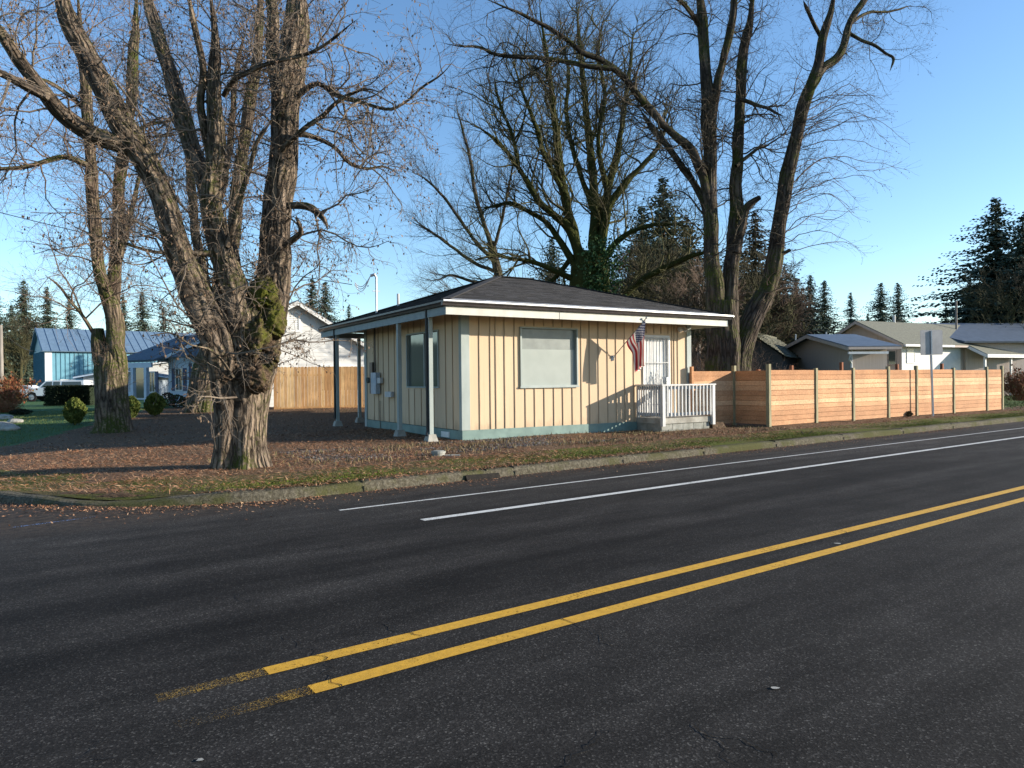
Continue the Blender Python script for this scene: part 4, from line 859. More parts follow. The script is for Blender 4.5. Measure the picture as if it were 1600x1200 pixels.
def window(e, x0, x1, z0, z1, y=0, frame='white', pane='glass', fw=.06, mull=0, shutters=False, rail=False):
    mb = MB(); y0, y1 = y - .06, y - .024
    mb.box(x0 - fw, x0, y0, y1, z0 - fw, z1 + fw); mb.box(x1, x1 + fw, y0, y1, z0 - fw, z1 + fw); mb.box(x0, x1, y0, y1, z0 - fw, z0); mb.box(x0, x1, y0, y1, z1, z1 + fw)
    for k in range(mull): x = x0 + (x1 - x0) * (k + 1) / (mull + 1); mb.box(x - .02, x + .02, y0, y1 - .005, z0, z1)
    f = mb.build('window', frame, e); mb = MB(); mb.box(x0, x1, y - .045, y - .030, z0, z1); mb.build('pane', pane, f)
    if shutters:
        for a, b in ((x0 - fw - .26, x0 - fw - .02), (x1 + fw + .02, x1 + fw + .26)): mb = MB(); mb.box(a, b, y0, y1, z0 - .05, z1 + .05); mb.build('shutter', 'shutter', e)
    return f
# white gabled house
A0 = D(342, 600, 31.5); FW = Fr(A0, BZ); gz0 = .2
wR = FW.on(568, 545)[0]; pk = FW.on(461, 470)[0]; zpk = FW.on(461, 468, -.4)[1]; zee = FW.on(568, 548, -.4)[1]
wh, wr = gable('gabled_house', FW, gz0, wR, 9, zee + .25, zpk - .12, 'siding_white', 'roof_blue', 'white', 'white clapboard house with a steep gable rising above the tan board fence', lapping=True, peak=pk, ov=.4)
u0, z1 = FW.on(450, 489); u1, z0 = FW.on(466, 516); mb = MB(); mb.box(u0 - .1, u0, -.07, -.03, z0 - .1, z1 + .1); mb.box(u1, u1 + .1, -.07, -.03, z0 - .1, z1 + .1); mb.box(u0, u1, -.07, -.03, z1, z1 + .1); mb.box(u0, u1, -.07, -.03, z0 - .1, z0)
for k in range(9): z = z0 + (z1 - z0) * (k + .2) / 9; mb.hexa([[u0, -.055, z], [u1, -.055, z], [u1, -.03, z], [u0, -.03, z], [u0, -.032, z + (z1 - z0) / 11], [u1, -.032, z + (z1 - z0) / 11], [u1, -.03, z + (z1 - z0) / 11], [u0, -.03, z + (z1 - z0) / 11]])
mb.build('louvre_vent', 'white', wh)
u0, z1 = FW.on(503, 571); u1, z0 = FW.on(561, 590); window(wh, u0, u1, z0 - .6, z1 - .06, y=-.02, fw=.1, mull=1)
# pale blue wing with porch
B0 = D(264, 600, 35.5); B1 = D(343, 600, 33.6); ang = math.atan2(B1[1] - B0[1], B1[0] - B0[0]); FB = Fr(B0, ang); wB = float(np.linalg.norm((B1 - B0)[:2])) + 1.2
zev = FB.on(266, 560)[1]; zrk = FB.on(330, 522)[1]
bh, br = gable('blue_house', FB, .1, wB, 8, zev, zrk, 'siding_shade_blue', 'roof_blue', 'siding_shade_blue', 'pale blue shaded bungalow with navy shutters and a columned porch behind the trees', lapping=True, peak=wB * .8, ov=.35)
def wpx(e, F_, x0, x1, y0, y1, v=0, **k):
    a, zt = F_.on(x0, y0, v); b, zb = F_.on(x1, y1, v); return window(e, a, b, zb, zt, y=v, **k)
wpx(bh, FB, 276, 286, 577, 609, shutters=True, mull=1); wpx(bh, FB, 303, 312, 569, 596, shutters=True, mull=1)
a, z1 = FB.on(290, 558); mb = MB(); b, _ = FB.on(318, 560); slab(mb, [[a, -.9, z1], [b + 1, -.9, z1], [b + 1, .0, z1 + .55], [a + .5, .0, z1 + .55]]); mb.build('window_hood', 'roof_blue', bh)
# porch part: back wall, roof, columns
uL, _ = FB.on(190, 560, -.6); mb = MB(); mb.box(uL + .3, -.02, 2.2, 2.35, .1, zev + .1); mb.build('porch_wall', 'siding_shade_blue', bh)
zt_ = FB.on(230, 562, -1.0)[1]; zr_ = FB.on(230, 528, 2.8)[1]
mb = MB(); slab(mb, [[uL, -1.0, zt_], [.3, -1.0, zt_], [.3, 2.8, zr_], [uL, 2.8, zr_]], .12); slab(mb, [[uL, 2.8, zr_ + .001], [.3, 2.8, zr_ + .001], [.3, 6.0, zt_], [uL, 6.0, zt_]], .12); prf = mb.build('porch_roof', 'roof_blue', bh)
mb = MB(); mb.box(uL + .05, .0, -.95, -.85, zt_ - .38, zt_ - .13); mb.build('porch_beam', 'siding_shade_blue', prf)
for x in (196, 208.5, 229): a, _ = FB.on(x, 600, -.9); mb = MB(); mb.box(a - .1, a + .1, -.98, -.82, .1, zt_ - .38); mb.build('porch_column', 'siding_shade_blue', bh)
mb = MB(); a, z_ = FB.on(196, 612, -.9); b, _ = FB.on(209, 612, -.9); mb.box(a + .1, b - .1, -.93, -.88, .1, z_); mb.build('porch_panel', 'siding_shade_blue', bh)
wpx(bh, FB, 235, 243, 582, 612, v=2.2, shutters=True, mull=1)
wpx(bh, FB, 211, 227, 572, 622, v=2.2, pane='glass', mull=0)
# low plants at the foot of the blue wall
MT['pinkleaf'] = leafmat('garden_leaf', [(.02, .04, .02), (.05, .07, .03), (.16, .05, .06)])
# blue metal barn
K = D(72, 600, 75); FK = Fr(K, math.atan2(.643, .766)); zE = FK.on(76, 547)[1]; zRd = zE + 2.5
e = FK.emp('metal_barn', 0, 'large blue metal barn with white corner trim beyond the lawn', 'barn'); L_, W_ = 26, 10
mb = MB(); mb.prism([[0, 0, -.2], [0, 0, zE], [0, W_ / 2, zRd], [0, W_, zE], [0, W_, -.2]], [L_, 0, 0]); mb.build('wall', 'barn', e)
mb = MB()
for x in np.arange(.5, L_, .42): mb.box(x, x + .045, -.05, -.003, -.2, zE - .05)
for y in np.arange(.6, W_, .62): mb.box(-.05, -.003, y, y + .07, -.2, zE - .05)
mb.build('wall_ribs', mat('barn_rib', (.08, .20, .26), None), e)
mb = MB(); mb.box(-.08, .55, -.09, -.055, -.2, zE); mb.box(-.09, -.055, -.06, .3, -.2, zE); mb.build('corner_trim', 'white', e)
mb = MB(); slab(mb, [[-.4, -.4, zE - .1], [L_ + .4, -.4, zE - .1], [L_ + .4, W_ / 2, zRd + .12], [-.4, W_ / 2, zRd + .12]]); slab(mb, [[-.4, W_ / 2, zRd + .121], [L_ + .4, W_ / 2, zRd + .121], [L_ + .4, W_ + .4, zE - .1], [-.4, W_ + .4, zE - .1]])
dv = np.array([0, W_ / 2 + .4, zRd - zE + .22]); 
for x in np.arange(-.3, L_ + .4, .8): mb.bar([x, -.4, zE - .07], [x, W_ / 2, zRd + .15], .06, .06)
mb.build('roof', 'barnroof', e)
a, z1 = FK.on(97, 595.5); b, z0 = FK.on(115, 599); window(e, a, b, z0, z1, y=-.06, fw=.18)
# small shed roof near the barn
S0 = D(130, 600, 62); FS = Fr(S0, .25); e, _ = gable('garden_shed', FS, 0, 6, 5, FS.on(125, 588)[1], FS.on(140, 578)[1], 'boxgrey', 'roof_blue', 'siding_shade_blue', 'small grey shed with a low roof in front of the blue barn', 'shed', ov=.6, fas=.12)
# far pale building seen through the porch
S0 = D(196, 600, 80); FS = Fr(S0, .45); gable('far_building', FS, 0, 14, 8, 3.4, 4.6, 'siding_white', 'roof_blue', 'white', 'sunlit white far building glimpsed through the porch of the blue bungalow', 'building')
# taupe house on the right: garage wing
ZAX = RZ + R(180)
def rf(px, Y): p = D(px, 600, Y); return Fr(p, RZ - R(90) + R(0))
# front walls run along -n (towards the street); v points along +r
def mk(px0, Y0, ang): return Fr(D(px0, 600, Y0), ang)
FG = mk(1224, 45.5, R(-86)); wG = FG.on(1332, 560)[0]; pkG = FG.on(1273, 522)[0]
zG = FG.on(1273, 521)[1]; zGe = FG.on(1335, 541)[1]
gg, gr = gable('taupe_garage', FG, 0, wG, 1.9, zGe, zG - .15, 'taupe', 'roof_slate', 'taupe', 'low taupe garage wing with a shallow gable behind the plank fence', 'garage', ov=.5, peak=pkG)
mb = MB(); a, z = FG.on(1334, 560); mb.box(wG - .05, wG + .02, -.05, -.003, 0, zGe); mb.build('corner_board', 'white', gg)
mb = MB(); mb.box(wG + .5, wG + .62, -.55, 1.6, zGe - .42, zGe - .30); mb.tubes(np.array([[[wG + .56, -.4, zGe - .4], [wG + .4, -.4, zGe - .7], [wG + .06, -.1, zGe - .9], [wG + .06, -.1, 0.1]]]), np.full((1, 4), .05), 6); mb.build('gutter', 'white', gg)
for x, y in ((1243, 520), (1291, 517)): a, z = FG.on(x, y + 10, 3); mb = MB(); mb.tubes(np.array([[[a, 3, zGe], [a, 3, z + .35]]]), np.full((1, 2), .06), 6); mb.build('vent_pipe', 'steel', gr)
# main block
FM = mk(1290, 50.5, R(-63)); wM = FM.on(1408, 560)[0]; pkM = FM.on(1345, 500)[0]; zM = FM.on(1345, 500)[1]; zMe = FM.on(1412, 533)[1]
mh, mr = gable('taupe_house', FM, 0, wM, 22, zMe, zM - .15, 'taupe', 'roof_green', 'taupe', 'taupe house with a grey green shingle roof and porch behind the plank fence', ov=.55, peak=pkM)
for x0, x1 in ((1374, 1386), (1389, 1400)): wpx(mh, FM, x0, x1, 549, 569, frame='taupe', fw=.05)
FMs = Fr(FM.O + FM.u * wM, FM.a + math.pi / 2)     # street side wall
e2 = empty('street_side', (wM, 0, 0), math.pi / 2); e2.parent = mh; e2.name = 'street_side_wall'
mb = MB(); mb.box(0, 6.2, -.05, -.003, 0, zMe - .2); mb.build('siding', 'siding_white', e2)
wq = FMs.on(1425, 550)[0]; 
try:
    x0_, zt_ = FMs.on(1416, 545); x1_, zb_ = FMs.on(1427, 566)
    if 0 < x0_ < x1_ < 9: window(e2, x0_, x1_, zb_, zt_, y=-.03, pane='pane')
except Exception: pass
mb = MB(); mb.box(wM + .58, wM + .70, -.55, 4.5, zMe - .36, zMe - .22); mb.build('gutter', 'white', mr)
# lower porch roof continuing the main slope
sl = (zM - zMe) / (wM - pkM); zp = zMe - sl * 1.7
mb = MB(); slab(mb, [[wM - .2, 6.3, zMe + .22], [wM + 1.7, 6.3, zp + .12], [wM + 1.7, 15, zp + .12], [wM - .2, 15, zMe + .22]], .1); pr_ = mb.build('porch_roof', 'roof_green', mh)
mb = MB(); mb.box(wM + 1.7, wM + 1.76, 6.3, 15, zp - .12, zp + .10); mb.prism([[wM - .2, 6.25, zMe + .15], [wM + 1.7, 6.25, zp + .08], [wM + 1.7, 6.25, zp - .12], [wM - .2, 6.25, zMe - .05]], [0, .04, 0]); mb.build('fascia', 'white', pr_)
for y in (6.5, 9.5, 12.5, 14.8): mb = MB(); mb.box(wM + 1.4, wM + 1.52, y - .06, y + .06, 0, zp - .05); mb.build('porch_post', 'white', mh)
mb = MB(); mb.box(wM + 1.42, wM + 1.48, 6.5, 14.8, .95, 1.03); mb.build('porch_rail', 'white', mh)
a, z = Fr(FM.O + FM.u * pkM, FM.a + math.pi / 2).on(1397, 493); mb = MB(); mb.tubes(np.array([[[pkM, a, zM - .6], [pkM, a, z]]]), np.full((1, 2), .09), 8); mb.build('vent_pipe', 'siding_white', mr)
# long slate-roofed building far right
FL = mk(1478, 48, R(8)); zl_e = FL.on(1560, 533)[1]; 
e = FL.emp('slate_roof_building', 0, 'long building with a slate blue roof at the right edge behind the bush', 'building')
L_ = 22; zl_r = FL.on(1560, 505, 5)[1]
mb = MB(); mb.prism([[1.5, 0, 0], [1.5, 0, zl_e], [1.5, 5, zl_r - .1], [1.5, 10, zl_e], [1.5, 10, 0]], [L_, 0, 0]); mb.build('wall', 'taupe', e)
mb = MB(); slab(mb, [[1.0, -.5, zl_e - .02], [L_ + 2, -.5, zl_e - .02], [L_ + 2, 5, zl_r], [-.4, 5, zl_r]], .12); slab(mb, [[-.4, 5, zl_r + .001], [L_ + 2, 5, zl_r + .001], [L_ + 2, 10.5, zl_e], [1.0, 10.5, zl_e]], .12); q = mb.build('roof', 'roof_slate', e)
a, z = FL.on(1494, 470, 3); mb = MB(); mb.tubes(np.array([[[a, 3, zl_e], [a, 3, z]]]), np.full((1, 2), .07), 6); mb.build('vent_pole', 'pole', q)
# old shed with mossy shake roof
FO = mk(1158, 40, R(-30)); zo = FO.on(1170, 545)[1]
e = FO.emp('old_shed', 0, 'dark weathered shed with a mossy shake roof between the big trees and the garage', 'shed')
w_ = FO.on(1222, 560)[0]; zp_ = FO.on(1172, 520)[1]; ze_ = FO.on(1222, 556)[1]; pk_ = FO.on(1172, 520)[0]
mb = MB(); mb.prism([[-2, 0, 0], [w_, 0, 0], [w_, 0, ze_], [pk_, 0, zp_], [-2, 0, ze_]], [0, 6, 0]); mb.build('wall', 'oldwood', e)
mb = MB(); mb.hexa([[-2.3, -.25, ze_ - .05], [pk_, -.25, zp_ + .02], [pk_, 8.5, zp_ + .02], [-2.3, 8.5, ze_ - .05], [-2.3, -.25, ze_ + .05], [pk_, -.25, zp_ + .14], [pk_, 8.5, zp_ + .14], [-2.3, 8.5, ze_ + .05]])
def shk():
    g = np.random.default_rng(2); P0 = np.array([w_ + .25, -.25, ze_ - .05]); Q0 = np.array([pk_, -.25, zp_ + .02]); rows = 10
    for k in range(rows):
        y = -.25
        while y < 8.5:
            w = g.uniform(.18, .4); t0 = k / rows - g.uniform(0, .02); t1 = (k + 1.3) / rows; A_ = P0 + (Q0 - P0) * t0; B_ = P0 + (Q0 - P0) * t1; lf = g.uniform(.03, .07)
            mb.hexa([[A_[0], y, A_[2]], [A_[0], y + w - .01, A_[2]], [B_[0], y + w - .01, B_[2] - .02], [B_[0], y, B_[2] - .02], [A_[0], y, A_[2] + lf], [A_[0], y + w - .01, A_[2] + lf], [B_[0], y + w - .01, B_[2]], [B_[0], y, B_[2]]]); y += w
shk(); mb.build('roof', 'shake', e)

# ------------------------------------------------------------------ vehicles
def wheel(par, x, y, r=.38, w=.24):
    t = np.linspace(0, 2 * math.pi, 25)[:-1]; mb = MB(); mb.prism([[x + r * math.cos(a), y, r + r * math.sin(a)] for a in t], [0, w, 0]); wv = mb.build('wheel', 'tire', par)
    mb = MB(); yy = y - .012 if y < 0 else y + w; mb.prism([[x + r * .6 * math.cos(a), yy, r + r * .6 * math.sin(a)] for a in t], [0, .012, 0])
    for k in range(5): a = k * 1.2566; mb.bar([x, yy - .006, r], [x + r * .5 * math.cos(a), yy - .006, r + r * .5 * math.sin(a)], .06, .015)
    mb.build('rim', 'steel', wv)
def vehicle(name, loc, rz, prof, cabin, wins, L_, wd, label, cat, wx, wr=.38):
    e = empty(name, loc, rz, label, cat); mb = MB(); h = wd / 2
    mb.prism([[x, -h, z] for x, z in prof], [0, wd, 0]); mb.build('body', 'carwhite', e)
    k = len(cabin); lo = [[x, -h + .02, z] for x, z in cabin]; mb = MB()
    zs = [c[1] for c in cabin]; z0, z1 = min(zs), max(zs); P = [[x, -h + .02 + .14 * (z - z0) / (z1 - z0), z] for x, z in cabin]; Q = [[x, h - .02 - .14 * (z - z0) / (z1 - z0), z] for x, z in cabin]
    V = np.array(P + Q); mb.v.append(V); mb.uv.append(np.zeros((2 * k, 2))); mb.n = 2 * k
    for f in [list(range(k)), list(range(k, 2 * k))[::-1]] + [[i, (i + 1) % k, k + (i + 1) % k, k + i] for i in range(k)]: mb.f.append(np.array([f])); mb.mi.append(np.array([0]))
    mb.build('cab', 'carwhite', e)
    for wp in wins:
        for sgn in (-1, 1): mb = MB(); mb.prism([[x, sgn * (h - .02 - .14 * (z - z0) / (z1 - z0) + .012), z] for x, z in wp], [0, -sgn * .01, 0]); mb.build('side_window', 'glass', e)
    for x in wx:
        for y in (-h - .01, h - .23): wheel(e, x, y, wr)
    return e
p = D(38, 629, 61); p[2] = .15
prof = [(0, .5), (.05, .95), (.35, 1.08), (1.75, 1.16), (5.4, 1.16), (5.45, .5), (4.75, .5), (4.65, .75), (4.35, .87), (4.05, .75), (3.95, .5), (1.55, .5), (1.45, .75), (1.1, .87), (.8, .75), (.7, .5)]
cabin = [(1.6, 1.14), (2.2, 1.75), (2.4, 1.8), (5.3, 1.80), (5.38, 1.14)]
wins = [[(1.85, 1.2), (2.28, 1.68), (2.75, 1.7), (2.75, 1.2)], [(2.85, 1.2), (2.85, 1.7), (3.4, 1.7), (3.4, 1.2)], [(3.55, 1.25), (3.55, 1.68), (5.1, 1.68), (5.15, 1.25)]]
tr = vehicle('pickup_truck', tuple(p), .08, prof, cabin, wins, 5.4, 1.9, 'white pickup truck with a canopy parked before the blue barn', 'truck', (1.12, 4.35))
mb = MB(); mb.box(-.12, .05, -.9, .9, .45, .62); mb.build('bumper', 'steel', tr)
for y in (-.8, .55): mb = MB(); mb.box(-.02, .04, y, y + .25, .75, .92); mb.build('headlight', 'steel', tr)
p = D(-4, 612, 66); p[2] = .15
prof = [(0, .35), (.05, .7), (1.2, .9), (4.2, .92), (4.3, .4), (3.8, .4), (3.6, .65), (3.2, .65), (3.0, .35), (1.3, .35), (1.1, .65), (.7, .65), (.5, .35)]
vehicle('parked_car', tuple(p), .1, prof, [(1.1, .88), (1.7, 1.38), (3.0, 1.4), (3.8, .9)], [[(1.35, .93), (1.78, 1.32), (2.3, 1.34), (2.3, .93)], [(2.38, .93), (2.38, 1.34), (2.9, 1.34), (3.4, .95)]], 4.3, 1.75, 'white car half hidden behind the reddish bushes at the left edge', 'car', (.9, 3.4), .32)

# ------------------------------------------------------------------ poles and wires
def wire(name, A, B, sag, label, r=.011):
    A = np.array(A, float); B = np.array(B, float); t = np.linspace(0, 1, 24)[:, None]; P = A * (1 - t) + B * t; P[:, 2] -= (4 * sag * t * (1 - t))[:, 0]
    mb = MB(); mb.tubes((P - A)[None], np.full((1, 24), r), 4); return tag(mb.build(name, 'wire', loc=tuple(A)), label, 'wire')
mw = b2w(np.array([-.7, mast_b + .2, 0])); mw[2] = splane(563, 440, -.7)[1]
wire('service_wire', D(-220, 272, 20), mw, .25, 'overhead service wire running from the left edge to the mast on the cream building')
def upole(px, py_top, Y, r, label, arm=False, mt='pole'):
    t = D(px, py_top, Y); e = empty('utility_pole', (t[0], t[1], 0), 0, label, 'pole'); mb = MB(); mb.tubes(np.array([[[0, 0, -.2], [0, 0, t[2]]]]), np.array([[r, r * .7]]), 10); mb.build('shaft', mt, e)
    if arm: mb = MB(); mb.box(-.9, .9, -.06, .06, t[2] - .9, t[2] - .75); mb.build('crossarm', 'pole', e)
    return t
t1 = upole(1, 508, 52, .17, 'weathered wooden utility pole at the left edge of the photo')
upole(1091, 455, 44, .12, 'thin pale utility pole between the cream building and the big right trees', True)
wire('drop_wire', D(0, 515, 52), D(56, 549, 78), .4, 'wire dropping from the left edge pole to the blue barn', .03)
wire('distant_wire', D(1400, 503, 90), D(1560, 452, 110), .3, 'faint wire against the sky between the firs at the right', .03)
# rocks of the planting bed at the left edge
g = np.random.default_rng(6)
for i, (px, py, r) in enumerate([(4, 668, .28), (14, 672, .22), (2, 655, .3), (22, 661, .2)]):
    q = G(px, py); V, Fc = ico(0, 0, .05, r * 1.5, r, r * .55, .2, 16, 10, i); mb = MB(); mb.add(V, Fc); o = mb.build('edging_rock', 'concrete', loc=tuple(q))
    tag(o, ['lowest grey rock at the left edge beside the lawn', 'flat grey rock just right of the lowest edging rock', 'largest grey rock at the left edge beside the lawn', 'smallest rock, furthest right on the bed at the left edge'][i], 'rock', 'rocks edging the bed by the lawn')
# ================================================================== TREES
def resample(P, Rr, K):
    P = np.asarray(P, float); Rr = np.asarray(Rr, float)
    # catmull-rom then even resampling
    Q = np.vstack([2 * P[0] - P[1], P, 2 * P[-1] - P[-2]]); out = []; ro = []
    for i in range(1, len(Q) - 2):
        for t in np.linspace(0, 1, 12, endpoint=False):
            a, b, c, d = Q[i - 1:i + 3]; out.append(.5 * ((2 * b) + (c - a) * t + (2 * a - 5 * b + 4 * c - d) * t * t + (3 * b - a - 3 * c + d) * t ** 3)); ro.append(Rr[i - 1] * (1 - t) + Rr[i] * t)
    out.append(P[-1]); ro.append(Rr[-1]); out = np.array(out); ro = np.array(ro)
    L_ = np.concatenate([[0], np.cumsum(np.linalg.norm(np.diff(out, axis=0), axis=1))]); s = np.linspace(0, L_[-1], K)
    return np.stack([np.interp(s, L_, out[:, k]) for k in range(3)], -1), np.interp(s, L_, ro)
def pnoise(g, K, S, nv, nt):   # (K,S) periodic value noise
    A = g.normal(0, 1, (nv + 1, nt)); v = np.linspace(0, nv, K) % (nv + .0001); v = np.clip(v, 0, nv - 1e-6); t = np.linspace(0, nt, S, endpoint=False)
    vi = v.astype(int); vf = sst(v - vi); ti = t.astype(int); tf = sst(t - ti)
    a = A[vi][:, ti]; b = A[vi][:, (ti + 1) % nt]; c = A[vi + 1][:, ti]; d = A[vi + 1][:, (ti + 1) % nt]
    return (a * (1 - tf) + b * tf) * (1 - vf[:, None]) + (c * (1 - tf) + d * tf) * vf[:, None]
def limb(P, Rr, sides=16, rough=.10, ridges=None, K=None, seed=0, flare=0):
    g = np.random.default_rng(seed); P = np.asarray(P, float)
    L_ = np.sum(np.linalg.norm(np.diff(P, axis=0), axis=1)); K = K or int(max(10, L_ * 9)); p, r = resample(P, Rr, K)
    if flare == 0:   # gnarled, slow wander of the limb, growing from zero at its root
        s_ = np.linspace(0, L_, K); wl_ = .45 + r.max() * 3; ph = g.uniform(0, 6.28, (3, 3)); amp = np.minimum(s_ / .6, 1) * (.010 + r * .05)
        for a in range(3): p[:, a] += amp * (np.sin(s_ / wl_ * 6.28 / 1.6 + ph[a, 0]) + .5 * np.sin(s_ / wl_ * 6.28 + ph[a, 1])) * .6
    ridges = ridges or max(5, sides // 4)
    fl = 1 + rough * .55 * pnoise(g, K, sides, max(2, int(L_ * 1.2)), max(3, min(7, sides // 8 + 2))) + rough * .45 * (pnoise(g, K, sides, max(2, int(L_ * 1.0)), ridges)) + rough * .30 * pnoise(g, K, sides, max(3, int(L_ * 3)), min(sides, ridges * 2))
    if flare:
        z = p[:, 2] - p[0, 2]; th = np.linspace(0, 2 * math.pi, sides, endpoint=False); lobes = np.clip(np.cos(th * 5 + 1) + .6 * np.cos(th * 8 + 2), -.4, 2)
        fl = fl + flare * np.exp(-z / .35)[:, None] * (lobes * .5)[None]
    return p, r, fl
def sprout(PP, RR, N, lmin, lmax, ang=(.5, 1.1), K=6, up=0.0, wob=.25, rf=.02, tmin=.1, tmax=1.0, seed=0, wt=None, taper=.25, rmax=.6, droop=0.0):
    """PP (M,Kp,3), RR (M,Kp): N children"""
    g = np.random.default_rng(seed); M_, Kp, _ = PP.shape; ln_ = np.linalg.norm(np.diff(PP, axis=1), axis=2).sum(1)
    w = ln_ if wt is None else ln_ * wt; idx = g.choice(M_, N, p=w / w.sum()); t = g.uniform(tmin, tmax, N); f = t * (Kp - 1); i = np.minimum(f.astype(int), Kp - 2); fr = (f - i)[:, None]
    A = PP[idx, i]; B = PP[idx, i + 1]; pos = A * (1 - fr) + B * fr; T = B - A; T /= np.linalg.norm(T, axis=1, keepdims=True) + 1e-9; rp = RR[idx, i]
    q = g.normal(0, 1, (N, 3)); q -= T * np.sum(q * T, axis=1, keepdims=True); q /= np.linalg.norm(q, axis=1, keepdims=True); a = g.uniform(ang[0], ang[1], N)[:, None]
    d = T * np.cos(a) + q * np.sin(a); l = g.uniform(lmin, lmax, N) * (1.1 - .5 * t); P = np.zeros((N, K, 3)); P[:, 0] = pos; st = (l / (K - 1))[:, None]
    for k in range(1, K):
        d = d + g.normal(0, wob, (N, 3)) + np.array([0, 0, up - droop * k / K]); d /= np.linalg.norm(d, axis=1, keepdims=True); P[:, k] = P[:, k - 1] + d * st
    r0 = np.minimum(rp * rmax, rf * l); Rr = r0[:, None] * np.linspace(1, taper, K)[None] ** 1.0
    return P, Rr
def px_path(pts, Y0, dY=0.0, seed=0, bow=0):
    """pts: (px, py, width px[, extra depth]); depth drifts from Y0 by dY along the limb"""
    n = len(pts); P = []; Rr = []
    for i, q in enumerate(pts):
        t = i / max(1, n - 1); Y = Y0 + dY * t + bow * math.sin(t * math.pi) + (q[3] if len(q) > 3 else 0); P.append(D(q[0], q[1], Y)); Rr.append(q[2] / 2 * Y / F)
    return np.array(P), np.array(Rr)
def K24(L_): 
    A = [resample(p, r, 24) for p, r in L_]; return np.array([a[0] for a in A]), np.array([a[1] for a in A])
def tipcards(P, size, n, g, off=np.zeros(3)):
    M_ = len(P); idx = g.integers(0, M_, n); k = g.integers(P.shape[1] // 2, P.shape[1], n); c = P[idx, k] + g.normal(0, .01, (n, 3)) - off
    s = g.uniform(size * .5, size, n)[:, None]; d = np.stack([g.normal(0, .35, n), g.normal(0, .35, n), -np.ones(n)], -1); d /= np.linalg.norm(d, axis=1, keepdims=True); e = g.normal(0, 1, (n, 3)); e -= d * (e * d).sum(1, keepdims=True); e /= np.linalg.norm(e, axis=1, keepdims=True)
    V = np.stack([c, c + d * s * .5 + e * s * .3, c + d * s, c + d * s * .5 - e * s * .3], 1).reshape(-1, 3); return V, np.arange(4 * n).reshape(-1, 4)

def big_tree(label, base, trunk, limbs, Y0, bark, twigm, lv, seed, sides=24, burls=(), seeds=0, epi=0, name='bare_tree', group=None, rough=.1, flare=.3, ridges=None, extra=None, twmat2=None):
    """trunk/limbs: lists of px paths, each limb dict(p=[...], Y=, dY=, bow=); lv: per-level dicts for sprout"""
    e = empty(name, tuple(base), 0, label, 'tree', group); base = np.array(base); allp = []
    tp, tr_ = px_path(trunk, Y0); p, r, fl = limb(tp, tr_, sides * 2, rough, ridges, K=int(60 + 10 * np.sum(np.linalg.norm(np.diff(tp, axis=0), axis=1))), seed=seed, flare=flare)
    mb = MB(); mb.tubes((p - base)[None], r[None], sides * 2, flute=fl[None]); mb.build('trunk', bark, e, smooth=True)
    for k, L_ in enumerate(limbs):
        P, Rr = px_path(L_['p'], L_.get('Y', Y0), L_.get('dY', 0), bow=L_.get('bow', 0))
        Rr = Rr * L_.get('k', .90); p, r, fl = limb(P, Rr, max(8, int(sides * min(1, Rr.max() / tr_.max() * 1.6))), rough * 1.0, seed=seed + 31 * k + 1, ridges=None)
        if not L_.get('bare'): r = r * np.clip((1.02 - np.linspace(0, 1, len(r))) / .18, .08, 1)
        mb = MB(); mb.tubes((p - base)[None], r[None], fl.shape[1], flute=fl[None]); mb.build('limb', bark, e, smooth=True)
        if not L_.get('bare'): allp.append((p, r))
    for b in burls:
        c = D(b[0], b[1], Y0 + b[4]); V, Fc = ico(*(c - base), b[2] * Y0 / F, b[2] * Y0 / F, b[3] * Y0 / F, (b[5] if len(b) > 5 else .3) * .8, 72, 48, seed + int(b[0]) % 97, 3.4); g_ = np.random.default_rng(5); cc = c - base; V = cc + (V - cc) * (1 + .045 * g_.normal(0, 1, (len(V), 1)) + .07 * np.sin((V * [31, 27, 22]).sum(1) + 3 * np.sin(V[:, 2] * 25))[:, None])
        mb = MB(); mb.add(V, Fc); mb.build('burl', 'burl', e, smooth=True)
    PP, RR = K24(allp); g = np.random.default_rng(seed); mb = MB(); PL = [(PP, RR)]
    for i, q in enumerate(lv):
        q = dict(q); N = q.pop('N'); sd_ = q.pop('sides', 3)
        P, Rr = sprout(PL[-1][0], PL[-1][1], N, seed=seed * 7 + i, **q); Rr = np.maximum(Rr, q.get('rfloor', .0022) if False else .0022)
        mb.tubes(P - base, Rr, sd_, uvs=True); PL.append((P, Rr))
        if i == 0 and len(lv) > 1 and q.get('K', 6) > 0: pass
    mb.build('twigs', twigm, e, smooth=False)
    if seeds: mb = MB(); mb.add(*tipcards(PL[-1][0], .06, seeds, g, base)); mb.build('dry_leaves', 'seed', e)
    if epi:   # thin shoots straight off the trunk
        tpK, trK = resample(tp, tr_, 24); P, Rr = sprout(tpK[None], trK[None], epi, .35, 1.3, ang=(.7, 1.4), K=7, up=.06, wob=.22, rf=.008, tmin=.45, tmax=1.0, seed=seed + 5)
        c = tpK[12]; mb = MB(); mb.tubes(P - base, np.maximum(Rr, .003), 4)
        P2, R2 = sprout(P, Rr, epi * 5, .15, .6, ang=(.4, 1.0), K=5, wob=.25, rf=.01, seed=seed + 6, droop=.1); mb.tubes(P2 - base, np.maximum(R2, .0022), 3); mb.build('shoots', twmat2 or twigm, e)
    return e

TR = 1.0
